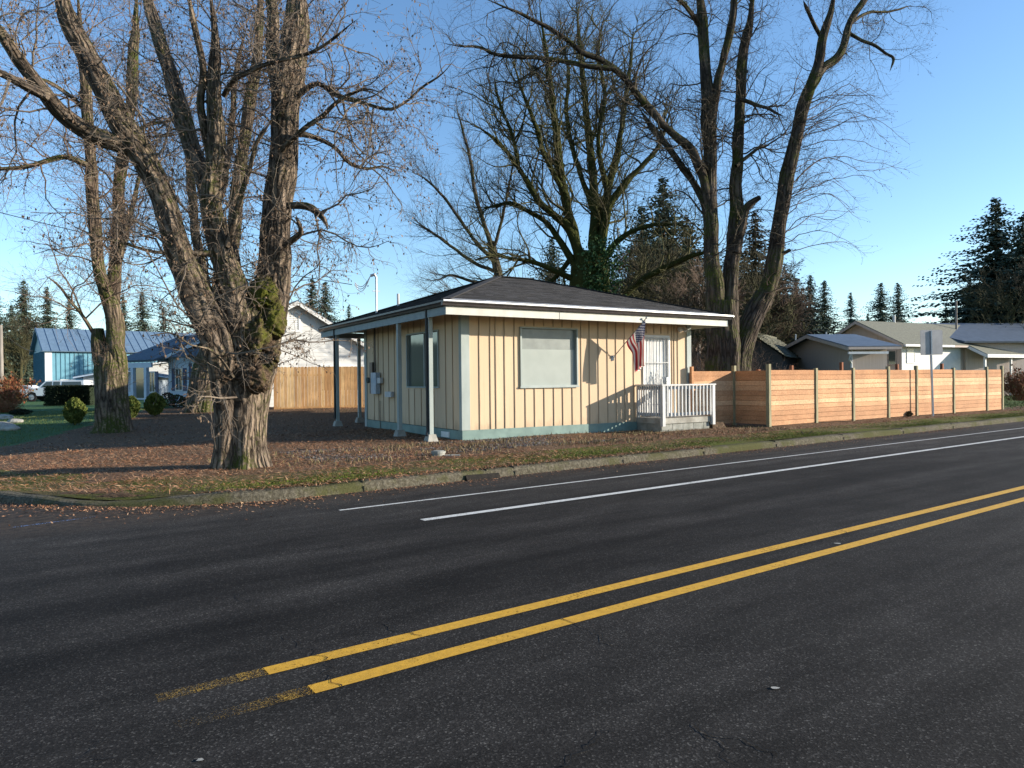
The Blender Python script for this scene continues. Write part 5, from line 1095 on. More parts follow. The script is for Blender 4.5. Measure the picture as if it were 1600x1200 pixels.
# --- A: the large gnarled tree at the front left
ab = G(375, 730)
YA = ab[1]
limbsA = [
 dict(p=[(352, 735, 48), (352, 700, 38), (352, 650, 36), (350, 600, 42), (342, 545, 56), (316, 488, 52), (296, 435, 48), (270, 360, 42), (243, 285, 38), (213, 225, 40), (188, 190, 38), (160, 135, 34), (132, 80, 30), (105, 20, 28), (88, -60, 26), (75, -130, 22)], Y=YA - .1, dY=-1.2),
 dict(p=[(225, 240, 30), (192, 226, 29), (142, 208, 27), (98, 180, 26), (68, 142, 24), (30, 92, 22), (0, 50, 20), (-50, 0, 18)], Y=YA - .7, dY=-1.5),
 dict(p=[(75, 152, 18), (44, 137, 15), (10, 118, 13), (-30, 100, 11)], Y=YA - 1.7, dY=-.6),
 dict(p=[(360, 480, 46), (352, 400, 42), (333, 330, 36), (318, 270, 30), (302, 235, 27), (282, 170, 26), (264, 115, 24), (247, 60, 22), (230, 0, 20), (215, -60, 16)], Y=YA + .25, dY=1.0),
 dict(p=[(377, 735, 46), (378, 690, 42), (377, 620, 46), (374, 540, 54), (366, 470, 50), (347, 400, 40), (328, 310, 34), (336, 222, 30), (336, 131, 24), (334, 50, 20), (328, -30, 17)], Y=YA + .0, dY=-.6),
 dict(p=[(330, 240, 18), (314, 170, 14), (318, 110, 13), (306, 50, 11), (294, -20, 9)], Y=YA - .2, dY=-.8),
 dict(p=[(403, 733, 46), (399, 700, 38), (398, 650, 38), (401, 600, 44), (410, 545, 56), (420, 490, 54), (426, 450, 52), (430, 400, 50), (434, 340, 48), (440, 262, 45), (446, 175, 45), (455, 87, 46), (464, 0, 46), (468, -80, 42)], Y=YA + .1, dY=.5),
 dict(p=[(444, 215, 26), (434, 150, 24), (427, 80, 22), (424, 10, 20), (418, -60, 18)], Y=YA + .45, dY=.8),
 dict(p=[(462, 152, 13), (494, 131, 9), (520, 146, 8), (545, 155, 7), (580, 165, 6), (612, 170, 5.5), (640, 155, 4), (658, 138, 4), (690, 115, 3), (717, 88, 2.5)], Y=YA + .2, dY=-.9),
 dict(p=[(464, 208, 12), (490, 214, 9), (525, 232, 7), (548, 255, 7), (572, 264, 5), (600, 260, 4), (625, 272, 3)], Y=YA + .2, dY=.9),
 dict(p=[(450, 322, 14), (478, 322, 13), (494, 330, 11), (508, 345, 8), (512, 360, 6)], Y=YA + .1, dY=-.3),
 dict(p=[(445, 385, 12), (462, 372, 11), (470, 362, 9), (462, 335, 6)], Y=YA, dY=-.3),
 dict(p=[(440, 235, 12), (470, 205, 8), (505, 180, 7), (540, 150, 6), (575, 140, 4), (600, 145, 3)], Y=YA - .1, dY=-1.2),
 dict(p=[(355, 385, 14), (370, 330, 11), (382, 285, 9), (392, 255, 8), (405, 215, 7), (430, 180, 5)], Y=YA - .4, dY=-.6),
 dict(p=[(350, 150, 10), (365, 125, 9), (395, 110, 8), (430, 95, 7), (480, 85, 6), (520, 60, 5), (560, 30, 4)], Y=YA - .3, dY=-1.0),
 dict(p=[(330, 395, 13), (290, 396, 8), (240, 393, 6), (190, 380, 5), (140, 365, 3), (100, 345, 2)], Y=YA - .4, dY=-1.2),
 dict(p=[(365, 590, 5), (345, 560, 5), (325, 545, 4), (300, 540, 3), (270, 520, 3), (235, 525, 2)], Y=YA - .5, dY=-.8, bare=1),
]
big_tree('largest gnarled tree at the front left with tall limbs rising above mossy burls', ab,
 [(376, 738, 84), (377, 722, 70), (377, 700, 62), (378, 660, 60), (378, 615, 62), (379, 570, 72), (381, 525, 80), (382, 495, 74), (381, 470, 54)],
 limbsA, YA, 'barkA', 'twigpale',
 [dict(N=330, lmin=.5, lmax=2.3, ang=(.6, 1.4), K=9, up=.03, wob=.30, rf=.011, tmin=.12, sides=5),
  dict(N=1900, lmin=.3, lmax=1.1, ang=(.5, 1.2), K=7, up=-.01, wob=.32, rf=.010, sides=4),
  dict(N=9000, lmin=.15, lmax=.55, ang=(.4, 1.2), K=5, up=-.03, wob=.28, rf=.010, sides=3)],
 seed=3, sides=56, burls=[(426, 505, 19, 30, -.1, .34), (402, 530, 24, 34, -.22, .34), (412, 460, 20, 30, -.1, .3), (424, 556, 13, 20, -.2, .35), (350, 582, 14, 15, -.42, .3), (400, 590, 22, 22, -.3, .3), (345, 520, 20, 34, -.22, .2)], seeds=11000, epi=55, rough=.15, flare=.30, ridges=22)

# --- B: twin stemmed tree left, its lower trunk in shade
bb = G(175, 674); YB = bb[1]
big_tree('second bare tree at the left with a sawn off side stem and twin leaning trunks', bb,
 [(178, 680, 62), (178, 665, 50), (176, 640, 46), (174, 610, 44), (172, 580, 42), (172, 560, 38), (170, 540, 30)],
 [dict(p=[(170, 610, 26), (160, 565, 26), (153, 535, 23), (151, 513, 20)], Y=YB - .1, bare=1),
  dict(p=[(184, 640, 36), (182, 580, 30), (178, 500, 26), (164, 450, 22), (152, 400, 20), (147, 332, 20), (141, 245, 19), (134, 153, 17), (127, 66, 15), (120, -20, 13)], Y=YB + .1, dY=-.8),
  dict(p=[(180, 560, 30), (178, 500, 26), (176, 459, 22), (183, 380, 20), (186, 300, 19), (189, 262, 18), (204, 160, 17), (210, 66, 16), (215, -20, 14)], Y=YB + .1, dY=1.2),
  dict(p=[(186, 410, 12), (195, 370, 11), (206, 325, 9), (214, 295, 8), (224, 250, 6)], Y=YB + .3, dY=.8),
  dict(p=[(146, 262, 11), (131, 256, 11), (108, 246, 10), (87, 246, 9), (60, 256, 8), (30, 262, 8), (0, 264, 7), (-40, 268, 6)], Y=YB - .4, dY=-1.4),
  dict(p=[(190, 240, 9), (205, 215, 8), (230, 195, 7), (262, 190, 5), (285, 180, 4)], Y=YB + .3, dY=1.4),
  dict(p=[(146, 520, 7), (130, 495, 6), (110, 470, 5), (90, 445, 4), (70, 430, 3)], Y=YB - .2, dY=-1.0),
  dict(p=[(140, 180, 8), (110, 150, 7), (80, 130, 6), (50, 120, 4)], Y=YB - .2, dY=-1.6)],
 YB, 'barkB', 'twig',
 [dict(N=230, lmin=.8, lmax=3.4, ang=(.6, 1.3), K=9, up=.05, wob=.26, rf=.011, tmin=.2, sides=4),
  dict(N=1500, lmin=.5, lmax=1.7, ang=(.5, 1.2), K=6, up=.02, wob=.28, rf=.009, sides=3),
  dict(N=7000, lmin=.3, lmax=.9, ang=(.4, 1.1), K=4, up=.0, wob=.24, rf=.008, sides=3)],
 seed=11, sides=28, rough=.15, flare=.22, epi=50, seeds=3000)
# --- C: tree between A and the house
cb = D(320, 645, 29.6); YC = cb[1]
big_tree('third bare tree whose pale trunk stands behind the largest one, near the blue bungalow', cb,
 [(318, 650, 58), (318, 640, 52), (322, 600, 42), (328, 560, 35), (334, 510, 32), (343, 460, 30), (352, 420, 26)],
 [dict(p=[(350, 430, 27), (363, 376, 24), (370, 320, 22), (376, 262, 21), (388, 175, 19), (402, 87, 17), (407, 0, 15), (410, -40, 12)], Y=YC, dY=.8),
  dict(p=[(336, 500, 22), (318, 430, 18), (305, 360, 15), (300, 290, 13), (290, 220, 10), (270, 150, 8), (262, 80, 6)], Y=YC, dY=-1.5),
  dict(p=[(348, 440, 18), (330, 370, 14), (350, 280, 12), (362, 200, 10), (368, 120, 9), (385, 40, 7)], Y=YC, dY=1.5)],
 YC, 'barkB', 'twig',
 [dict(N=150, lmin=1.0, lmax=4.5, ang=(.5, 1.2), K=9, up=.06, wob=.25, rf=.010, tmin=.2, sides=4),
  dict(N=900, lmin=.7, lmax=2.2, ang=(.5, 1.2), K=6, up=.03, wob=.26, rf=.009, sides=3),
  dict(N=4200, lmin=.4, lmax=1.2, ang=(.4, 1.1), K=4, wob=.22, rf=.008, sides=3)],
 seed=21, sides=24, rough=.14, flare=.3)
# --- D: broad mossy maple behind the building
YD = 37.5; db = D(925, 600, YD); db[2] = .3
def fan(*a, **k): return dict(p=[(q[0], q[1], q[2] * (.82 if k.get('Y', 0) > 31 else 1.0)) for q in a], **k)
big_tree('broad mossy maple with ivy at its trunk rising right behind the cream building roof', db,
 [(924, 640, 80), (924, 560, 68), (924, 500, 62), (922, 450, 60), (920, 420, 58), (922, 395, 46)],
 [fan((912, 430, 26), (900, 380, 22), (885, 320, 19), (876, 270, 17), (868, 200, 15), (860, 130, 12), (850, 60, 9), (842, 0, 7), Y=YD, dY=-2),
  fan((908, 420, 22), (892, 362, 18), (868, 338, 15), (845, 318, 13), (814, 268, 11), (790, 235, 9), (766, 212, 8), (735, 190, 6), Y=YD, dY=-3),
  fan((905, 425, 20), (880, 385, 15), (855, 350, 12), (825, 330, 10), (800, 318, 8), (770, 322, 6), (745, 330, 4), Y=YD, dY=-1),
  fan((925, 420, 26), (930, 340, 22), (926, 270, 18), (918, 200, 15), (912, 130, 12), (905, 60, 9), (900, 0, 7), Y=YD, dY=2.5),
  fan((930, 420, 24), (940, 350, 20), (948, 300, 17), (965, 240, 14), (975, 170, 11), (985, 100, 8), (990, 40, 6), Y=YD, dY=3),
  fan((935, 415, 20), (950, 330, 16), (975, 290, 14), (1000, 262, 11), (1025, 235, 9), (1040, 200, 7), (1050, 160, 5), Y=YD, dY=0),
  fan((938, 410, 17), (962, 380, 13), (990, 360, 11), (1020, 352, 9), (1050, 350, 7), (1084, 355, 5), Y=YD, dY=-2),
  fan((930, 450, 20), (960, 470, 17), (1000, 440, 15), (1040, 418, 13), (1075, 402, 11), (1100, 394, 9), (1130, 380, 6), Y=YD, dY=-4),
  fan((905, 440, 16), (870, 425, 12), (835, 410, 10), (805, 405, 8), (775, 400, 6), (740, 405, 4), Y=YD, dY=-2.5),
  fan((880, 300, 12), (850, 240, 10), (835, 190, 8), (815, 140, 6), (800, 90, 5), Y=YD - 1, dY=-2),
  fan((928, 330, 14), (900, 250, 11), (885, 180, 9), (888, 110, 7), (870, 40, 5), Y=YD + .5, dY=3),
  fan((948, 300, 12), (935, 220, 10), (945, 150, 8), (935, 80, 6), (945, 20, 5), Y=YD + 1, dY=-2),
  fan((812, 270, 8), (800, 210, 7), (780, 160, 6), (770, 110, 4), Y=YD - 1.5, dY=-1), fan((895, 400, 12), (860, 440, 9), (820, 450, 7), (780, 440, 5), Y=YD, dY=2)],
 YD, 'barkD', 'twigmoss',
 [dict(N=520, lmin=1.2, lmax=4.8, ang=(.4, 1.1), K=9, up=.07, wob=.22, rf=.015, tmin=.15, sides=4),
  dict(N=3000, lmin=.8, lmax=2.2, ang=(.4, 1.1), K=6, up=.05, wob=.24, rf=.015, sides=3),
  dict(N=10000, lmin=.4, lmax=1.4, ang=(.4, 1.2), K=4, up=.04, wob=.28, rf=.013, sides=3)],
 seed=31, sides=24, rough=.16, flare=.2, name='maple_tree')
# --- E: smaller bare tree left of the maple
YE = 46.0; eb = D(782, 600, YE); eb[2] = .3
big_tree('slender bare tree with fine upswept branches left of the mossy maple', eb,
 [(786, 600, 18), (784, 500, 16), (780, 440, 15), (772, 400, 13), (766, 378, 12)],
 [fan((768, 385, 11), (755, 345, 9), (742, 300, 8), (735, 250, 7), (722, 200, 5), (712, 160, 3), Y=YE, dY=1),
  fan((774, 410, 9), (745, 380, 8), (720, 345, 7), (695, 310, 6), (665, 280, 4), (640, 268, 3), Y=YE, dY=-1),
  fan((776, 425, 8), (740, 410, 7), (705, 385, 6), (670, 360, 5), (640, 345, 3), Y=YE, dY=1.5), fan((770, 395, 8), (785, 340, 6), (795, 290, 5), (805, 240, 3), Y=YE, dY=-2),
  fan((780, 440, 7), (740, 440, 6), (705, 430, 5), (680, 440, 3), Y=YE, dY=0), fan((782, 450, 7), (730, 462, 6), (690, 460, 5), (665, 455, 3), Y=YE, dY=-2)],
 YE, 'barkF', 'twigdark',
 [dict(N=170, lmin=1.0, lmax=3.6, ang=(.35, .8), K=8, up=.07, wob=.16, rf=.010, tmin=.1, sides=4),
  dict(N=1100, lmin=.7, lmax=2.0, ang=(.35, .9), K=5, up=.05, wob=.18, rf=.009, sides=3),
  dict(N=4200, lmin=.4, lmax=1.1, ang=(.3, .8), K=4, up=.04, wob=.16, rf=.009, sides=3)], seed=41, sides=16, rough=.06, flare=.1)
# --- F: tall dark trees right of the building
YF = 27.0; fb = D(1130, 600, YF); fb[2] = float(hlot(fb[0], fb[1]))
big_tree('tall dark multi stemmed tree right of the cream building behind the plank fence', fb,
 [(1134, 655, 70), (1133, 620, 56), (1131, 570, 50), (1130, 530, 48), (1128, 500, 46), (1128, 470, 38)],
 [fan((1120, 520, 34), (1116, 460, 29), (1112, 400, 26), (1110, 337, 24), (1109, 225, 22), (1104, 140, 21), (1100, 84, 19), (1094, 0, 18), (1090, -60, 16), Y=YF, dY=-.5),
  fan((1140, 520, 32), (1140, 440, 27), (1146, 390, 25), (1149, 330, 23), (1150, 262, 21), (1154, 197, 19), (1162, 84, 16), (1172, 30, 14), (1182, -40, 12), Y=YF, dY=1.0),
  fan((1112, 190, 15), (1122, 125, 15), (1136, 70, 14), (1144, 30, 13), (1150, -40, 12), Y=YF - .3, dY=-.6),
  fan((1150, 395, 18), (1158, 350, 17), (1166, 326, 14), (1178, 314, 11), (1188, 308, 8), Y=YF, dY=-.5, bare=1),
  fan((1108, 320, 14), (1096, 270, 17), (1078, 232, 16), (1052, 208, 14), (1032, 190, 14), (1012, 165, 13), (994, 146, 12), (978, 125, 11), (958, 106, 11), (938, 93, 10), (912, 82, 9), (880, 58, 8), (847, 38, 7), (814, 22, 6), (775, 5, 5), (740, -10, 4), Y=YF - .3, dY=-3.0),
  fan((1108, 345, 15), (1095, 305, 13), (1062, 255, 12), (1040, 225, 10), (1016, 196, 10), (1000, 170, 8), Y=YF - .1, dY=1.0),
  fan((962, 108, 9), (925, 104, 9), (881, 96, 8), (840, 90, 8), (797, 88, 7), (770, 84, 6), (750, 74, 5), (715, 72, 4), (690, 66, 3), Y=YF - 2.2, dY=-1.0),
  fan((1158, 155, 8), (1185, 165, 6), (1200, 170, 5), (1225, 182, 4), Y=YF, dY=-1),
  fan((1102, 60, 9), (1080, 20, 8), (1050, -10, 6), Y=YF, dY=-2), fan((1150, 260, 7), (1180, 235, 5), (1200, 225, 4), Y=YF, dY=1)],
 YF, 'barkF', 'twigdark',
 [dict(N=300, lmin=.8, lmax=3.6, ang=(.6, 1.3), K=9, up=.04, wob=.30, rf=.012, tmin=.2, sides=4),
  dict(N=2300, lmin=.5, lmax=1.9, ang=(.5, 1.2), K=6, up=.02, wob=.32, rf=.011, sides=3),
  dict(N=6500, lmin=.3, lmax=.9, ang=(.4, 1.1), K=4, wob=.28, rf=.009, sides=3)], seed=51, sides=28, rough=.13, flare=.3, seeds=1500)
YG = 27.6; gb = D(1150, 600, YG); gb[2] = float(hlot(gb[0], gb[1]))
big_tree('dark trunk leaning to the right beside the multi stemmed tree, forking near the top', gb,
 [(1146, 650, 46), (1150, 600, 40), (1154, 555, 37), (1168, 515, 35), (1185, 480, 33), (1196, 461, 31)],
 [fan((1190, 475, 32), (1200, 450, 29), (1210, 405, 26), (1217, 360, 24), (1224, 309, 24), (1232, 265, 23), (1241, 225, 22), (1250, 190, 21), (1258, 157, 20), (1270, 125, 18), (1280, 95, 16), (1287, 56, 14), (1300, 10, 12), (1310, -50, 10), Y=YG, dY=-.8),
  fan((1268, 135, 16), (1285, 108, 15), (1308, 90, 14), (1320, 66, 13), (1330, 30, 12), (1350, 0, 11), (1372, -40, 9), Y=YG - .5, dY=.8),
  fan((1322, 50, 7), (1345, 62, 6), (1368, 72, 6), (1385, 84, 5), (1396, 92, 5), (1390, 112, 3), Y=YG, dY=-1.0, bow=.2),
  fan((1208, 410, 10), (1220, 398, 9), (1236, 390, 6), Y=YG, dY=-.4, bare=1),
  fan((1284, 60, 8), (1268, 30, 7), (1255, 0, 6), Y=YG, dY=-1), fan((1325, 40, 6), (1355, 20, 5), (1390, 18, 4), (1425, 8, 3), Y=YG, dY=1.5)],
 YG, 'barkF', 'twigdark',
 [dict(N=60, lmin=1.0, lmax=3.0, ang=(.6, 1.3), K=8, up=.06, wob=.24, rf=.008, tmin=.25, sides=4),
  dict(N=500, lmin=.5, lmax=1.5, ang=(.5, 1.1), K=5, up=.02, wob=.25, rf=.008, sides=3),
  dict(N=2300, lmin=.25, lmax=.8, ang=(.4, 1.1), K=4, wob=.22, rf=.008, sides=3)], seed=61, sides=24, rough=.12, flare=.2, seeds=1600)
# the fine long shoots sweeping right from the leaning trunk
e = bpy.data.objects['bare_tree.004'] if 'bare_tree.004' in bpy.data.objects else None
par = [o for o in C.objects if o.get('label', '').startswith('dark trunk leaning')][0]; bs0 = np.array(par.location)
g = np.random.default_rng(77); mb = MB(); PL = []
for k in range(30):
    y0 = g.uniform(150, 470); x0 = np.interp(y0, [157, 225, 309, 405, 470], [1258, 1241, 1224, 1210, 1192]); L_ = g.uniform(60, 185) * (1 if y0 < 430 else .5); Yk = YG - .4 + g.uniform(-1.2, 1.2)
    pts = [(x0, y0, 3), (x0 + L_ * .3, y0 - L_ * g.uniform(.05, .3), 2.2), (x0 + L_ * .65, y0 - L_ * g.uniform(.15, .4), 1.6), (x0 + L_, y0 - L_ * g.uniform(-.1, .35), .8)]
    P, Rr = px_path(pts, YG - .4, g.uniform(-2, 2)); a_2, r_2 = resample(P, Rr, 12); a_2[1:] += np.cumsum(g.normal(0, .05, (11, 3)), axis=0); PL.append((a_2, r_2))
PP = np.array([a[0] for a in PL]); RR = np.array([a[1] for a in PL]); mb.tubes(PP - bs0, np.maximum(RR * .55, .004), 4)
P2, R2 = sprout(PP, RR, 700, .4, 1.4, ang=(.4, 1.0), K=5, wob=.15, rf=.006, seed=5, up=.03); mb.tubes(P2 - bs0, np.maximum(R2, .0025), 3)
mb.add(*tipcards(P2, .06, 500, g, bs0)); mb.build('sweeping_shoots', 'twig', par)
# ivy on the maple
g = np.random.default_rng(12); mp = [o for o in C.objects if o.get('label', '').startswith('broad mossy maple')][0]; N = 1800
t = g.uniform(0, 1, N); px_ = 935 + g.normal(0, 16, N) + (1 - t) * 12; py_ = 380 + 90 * t + g.normal(0, 12, N); V = []
for i in range(N):
    c = D(px_[i], py_[i], YD - 1.0 - abs(g.normal(0, .25))) - np.array(mp.location); s = g.uniform(.04, .11); d = g.normal(0, 1, 3); d /= np.linalg.norm(d); q = np.cross(d, g.normal(0, 1, 3)); q /= np.linalg.norm(q)
    V += [c - d * s, c + q * s * .7, c + d * s, c - q * s * .7]
mb = MB(); mb.add(V, np.arange(4 * N).reshape(-1, 4)); mb.build('ivy', 'ivy', mp)

# ------------------------------------------------------------------ conifers
def conifer_mesh(seed, dens=1.0, shape=1.0, droop=.25, gap=.0):
    g = np.random.default_rng(seed); mb = MB(); V = []
    nb = int(850 * dens); 
    for i in range(nb):
        z = 1 - (i / nb) ** .80 * .93; z = min(z + g.uniform(-.02, .02), .995); rad = .33 * (1 - z) ** .82 * g.uniform(.45, 1.2) * shape + .008; az = i * 2.399 + g.uniform(-.4, .4); z = min(z, .995)
        if gap and math.sin(z * 40 + az) > 1 - gap: rad *= .5
        n = max(4, int(rad * 78)); tt = (np.arange(n) + .6) / n; up = (.12 if z > .75 else -.02)
        cz = z + up * rad - droop * rad * tt * (1.2 - .7 * tt) + g.normal(0, .004, n) ; cx = rad * tt * math.cos(az); cy = rad * tt * math.sin(az)
        d = np.array([math.cos(az), math.sin(az), -droop]); sd_ = np.array([-math.sin(az), math.cos(az), 0])
        for k in range(n):
            for sg in (-1, 1):
                l = (.019 * (1.1 - .45 * tt[k])) * g.uniform(.7, 1.3) * (.6 + .8 * (1 - z)); dr = d * .7 + sd_ * sg * g.uniform(.5, 1.0) + np.array([0, 0, g.uniform(-1.1, .35)]); dr /= np.linalg.norm(dr)
                c = np.array([cx[k], cy[k], cz[k]]); w = np.cross(dr, [0, 0, 1]); w /= np.linalg.norm(w) + 1e-6; w = w * .42 * l + np.array([0, 0, g.uniform(-.3, .3) * l]); V += [c, c + dr * l * .5 + w, c + dr * l, c + dr * l * .5 - w]
    V = np.array(V); m2 = MB(); m2.add(V, np.arange(len(V)).reshape(-1, 4)); return m2
protos = []
for k, (dn_, sh, mt) in enumerate([(1.0, 1.0, 'conifer'), (1.15, 1.15, 'conifer'), (.9, .9, 'conifer'), (1.25, 1.5, 'conifer'), (1.0, 1.5, 'conifer_brown')]):
    e = empty('fir_tree', (0, 0, 0)); conifer_mesh(100 + k, dn_, sh, .22 + .05 * k, .25).build('crown', mt, e)
    mb = MB(); mb.tubes(np.array([[[0, 0, -.01], [0, 0, .5], [0, 0, .98]]]), np.array([[.014, .009, .002]]), 8); mb.build('trunk', 'barkF', e, smooth=True); protos.append(e)
used = set()
FIRS = [ # px, top py, depth, proto, width factor, label
 (-8, 447, 110, 0, 1.1, 'dark fir cut by the left edge of the photo', 0), (37, 438, 120, 1, 1.2, 'tallest dark fir left of the blue barn', 0), (73, 448, 125, 0, 1.1, 'middle dark fir right behind the blue barn ridge', 0), (108, 459, 130, 2, 1.0, 'small fir just left of the second bare tree', 0),
 (18, 478, 105, 3, 1.1, 'broad low fir between the two leftmost firs', 0), (192, 458, 120, 0, 1.0, 'fir seen between the twin trunks and the largest tree, left one', 0), (222, 456, 122, 1, 1.0, 'fir seen right of the twin trunks over the blue bungalow', 0), (255, 480, 125, 2, 1, 'low fir partly behind the left limb of the largest tree', 0),
 (487, 436, 70, 0, 1.3, 'taller fir rising behind the white gable, left one', 1), (508, 440, 76, 1, 1.2, 'fir rising behind the white gable, right one', 1), (545, 476, 110, 2, .9, 'tiny distant fir right of the white gable', 1),
 (1036, 278, 62, 3, 1.3, 'tall fir right behind the mossy maple', 2), (1002, 322, 66, 1, 1.2, 'fir half hidden by the mossy maple trunk', 2), (1072, 340, 68, 4, 1.2, 'brownish fir between the maple and the dark multi stemmed tree', 2), (862, 370, 70, 3, 1.1, 'low dark fir left behind the maple trunk', 2), (1180, 330, 64, 4, 1.2, 'brownish fir between the dark trunks at the right', 2), 
 (1163, 400, 60, 4, 1.4, 'short brownish fir behind the stump of the dark trees', 2), (1218, 430, 66, 4, 1.6, 'wide brownish conifer right of the leaning trunk', 3), (1243, 434, 80, 1, 1.2, 'first dark fir right of the leaning trunk', 3), (1266, 430, 84, 0, 1.2, 'tallest fir of the dark clump right of the leaning trunk', 3), (1288, 438, 88, 2, 1.3, 'last fir of the dark clump right of the leaning trunk', 3),
 (1329, 457, 105, 0, 1.0, 'lone fir over the garage roof', 3), (1376, 442, 100, 1, 1.25, 'left fir of the pair over the taupe house', 3), (1403, 442, 104, 2, 1.25, 'right fir of the pair over the taupe house', 3), (1356, 490, 108, 3, .9, 'short fir left of the pair over the taupe house', 3),
 (1556, 310, 62, 3, 1.45, 'large dark fir over the slate roofed building', 4), (1598, 335, 58, 1, 1.2, 'fir cut by the right edge of the photo', 4), (1630, 300, 60, 3, 1.2, 'fir whose boughs reach in at the right edge', 4), (1478, 478, 95, 2, 1.0, 'low fir left of the slate roofed building', 4), (1515, 440, 75, 3, 1.1, 'dark mid height fir left of the large right fir', 4)]
grp = ['firs beyond the blue barn', 'firs behind the white gable', 'firs behind the maple', 'firs over the taupe house', 'firs over the slate roof']
for px, py, Y, k, wf, lab, gi_ in FIRS:
    t = D(px, py, Y); h = t[2] + 1.0
    o = protos[k] if k not in used else copy_tree(protos[k]); used.add(k)
    o.location = (t[0], t[1], -1.0); o.scale = (h * wf, h * wf, h); o.rotation_euler = (0, 0, RNG.uniform(0, 6.28)); tag(o, lab, 'tree', grp[gi_])
# ------------------------------------------------------------------ background bare trees and thicket (generic growth)
def wild_tree(seed, mt='twig', N=(14, 120, 900), h=1.0, dens=1):
    g = np.random.default_rng(seed); mb = MB(); P = np.zeros((1, 10, 3)); P[0, :, 2] = np.linspace(0, .75, 10); P[0, 1:, :2] = np.cumsum(g.normal(0, .012, (9, 2)), axis=0); Rr = np.linspace(.022, .006, 10)[None]; mb.tubes(P, Rr, 7)
    q = (P, Rr)
    for i, (n, a, b, rf, k, sd_) in enumerate([(N[0], .3, .55, .018, 8, 5), (N[1], .12, .32, .013, 6, 3), (N[2], .05, .15, .012, 4, 3), (N[2] * 3, .02, .07, .014, 3, 3)]):
        q = sprout(q[0], q[1], n, a, b, ang=(.35, .95), K=k, up=.07, wob=.17, rf=rf, tmin=.25 if i == 0 else .15, seed=seed + i); q = (q[0], np.maximum(q[1], .0012)); mb.tubes(q[0], q[1], sd_)
    return mb
wp = []
for k in range(3):
    e = empty('distant_bare_tree', (0, 0, 0)); wild_tree(300 + k).build('branches', ['twigmoss', 'twigmoss', 'twig'][k], e); wp.append(e)
WILD = [(1010, 395, 46, 0, 'brown bare tree low behind the maple, right of its trunk'), (1056, 380, 50, 1, 'greenish bare tree behind the long low maple limb'), (1090, 420, 42, 2, 'brown bare tree left beside the dark multi stemmed tree'), (1172, 400, 52, 0, 'brown bare tree seen between the two dark trunks'), (1205, 440, 55, 2, 'brown bare tree behind the old shed'), (1232, 452, 58, 1, 'greenish bare tree behind the garage, left'), (965, 400, 52, 2, 'brown bare tree right behind the maple trunk'), (850, 430, 55, 0, 'low brown bare tree left behind the building roof'), (705, 455, 60, 2, 'low brown bare tree under the slender tree'), (1560, 420, 55, 1, 'greenish bare tree in front of the large right fir'), (30, 500, 92, 0, 'brown bare tree left of the blue barn'), (1116, 455, 40, 0, 'small brown bare tree behind the dark stems')]
usedw = set()
for px, py, Y, k, lab in WILD:
    t = D(px, py, Y); h = (t[2]) / .98; o = wp[k] if k not in usedw else copy_tree(wp[k]); usedw.add(k)
    o.location = (t[0], t[1], 0); o.scale = (h * 1.15, h * 1.15, h); o.rotation_euler = (0, 0, RNG.uniform(0, 6.28)); tag(o, lab, 'tree', 'bare trees in the background')
def thicket(name, cx, cy, z, w, dpt, h, n, mt, label, cat, seed, leaf=None, fan_=.5, loc=None, nl=0):
    g = np.random.default_rng(seed); st = np.stack([g.uniform(-w / 2, w / 2, n), g.uniform(-dpt / 2, dpt / 2, n), np.zeros(n)], -1); K = 7; P = np.zeros((n, K, 3)); P[:, 0] = st; d = np.stack([g.normal(0, fan_, n) + st[:, 0] / w * fan_ * 2, g.normal(0, fan_, n), np.ones(n)], -1); l = g.uniform(.5, 1, n) * h
    for k in range(1, K): d = d + g.normal(0, .14, (n, 3)); d /= np.linalg.norm(d, axis=1, keepdims=True); P[:, k] = P[:, k - 1] + d * (l / (K - 1))[:, None]
    Rr = np.linspace(.012, .003, K)[None] * np.ones((n, 1)); mb = MB(); mb.tubes(P, Rr, 3); q = sprout(P, Rr, n * 8, .15 * h, .4 * h, ang=(.3, .9), K=5, up=.04, wob=.2, rf=.008, seed=seed, tmin=.2); mb.tubes(q[0], np.maximum(q[1], .003), 3); q2 = sprout(q[0], q[1], n * 16, .05 * h, .18 * h, ang=(.3, .9), K=3, wob=.2, rf=.01, seed=seed + 1); mb.tubes(q2[0], np.maximum(q2[1], .0025), 3)
    e = empty(name, (cx, cy, z), 0, label, cat); mb.build('stems', mt, e)
    if nl: m2 = MB(); m2.add(*tipcards(q[0], .09 * h, nl, g)); m2.build('leaves', leaf, e)
    return e
for px, Y, w, h, n, lab in [(1092, 30, 2.2, 3.2, 90, 'brown leafless thicket just right of the cream building'), (1106, 34, 3.5, 3.6, 90, 'taller leafless thicket behind the first one'), (1175, 33, 3.0, 2.4, 60, 'low leafless thicket right of the leaning trunk base')]:
    p = D(px, 600, Y); thicket('leafless_thicket', p[0], p[1], .2, w, 1.5, h, n, 'twig', lab, 'bush', px)
p = D(1598, 626, 34); thicket('bare_bush', p[0], p[1], .35, .9, .9, 1.75, 150, 'redtwig', 'dense reddish twiggy bush past the end of the plank fence', 'bush', 5, 'redtwig', .42, nl=1500)
p = D(8, 606, 42); thicket('red_shrub', p[0], p[1], .1, .6, .6, 2.2, 120, 'redtwig', 'tall rusty red shrub at the left edge before the firs', 'bush', 6, 'redtwig', .38, nl=1600)
p = D(6, 630, 37); thicket('weeping_maple', p[0], p[1], .1, .4, .4, .95, 110, 'redtwig', 'low rusty weeping maple under the tall red shrub at the left edge', 'bush', 7, 'redtwig', .8, nl=1600)
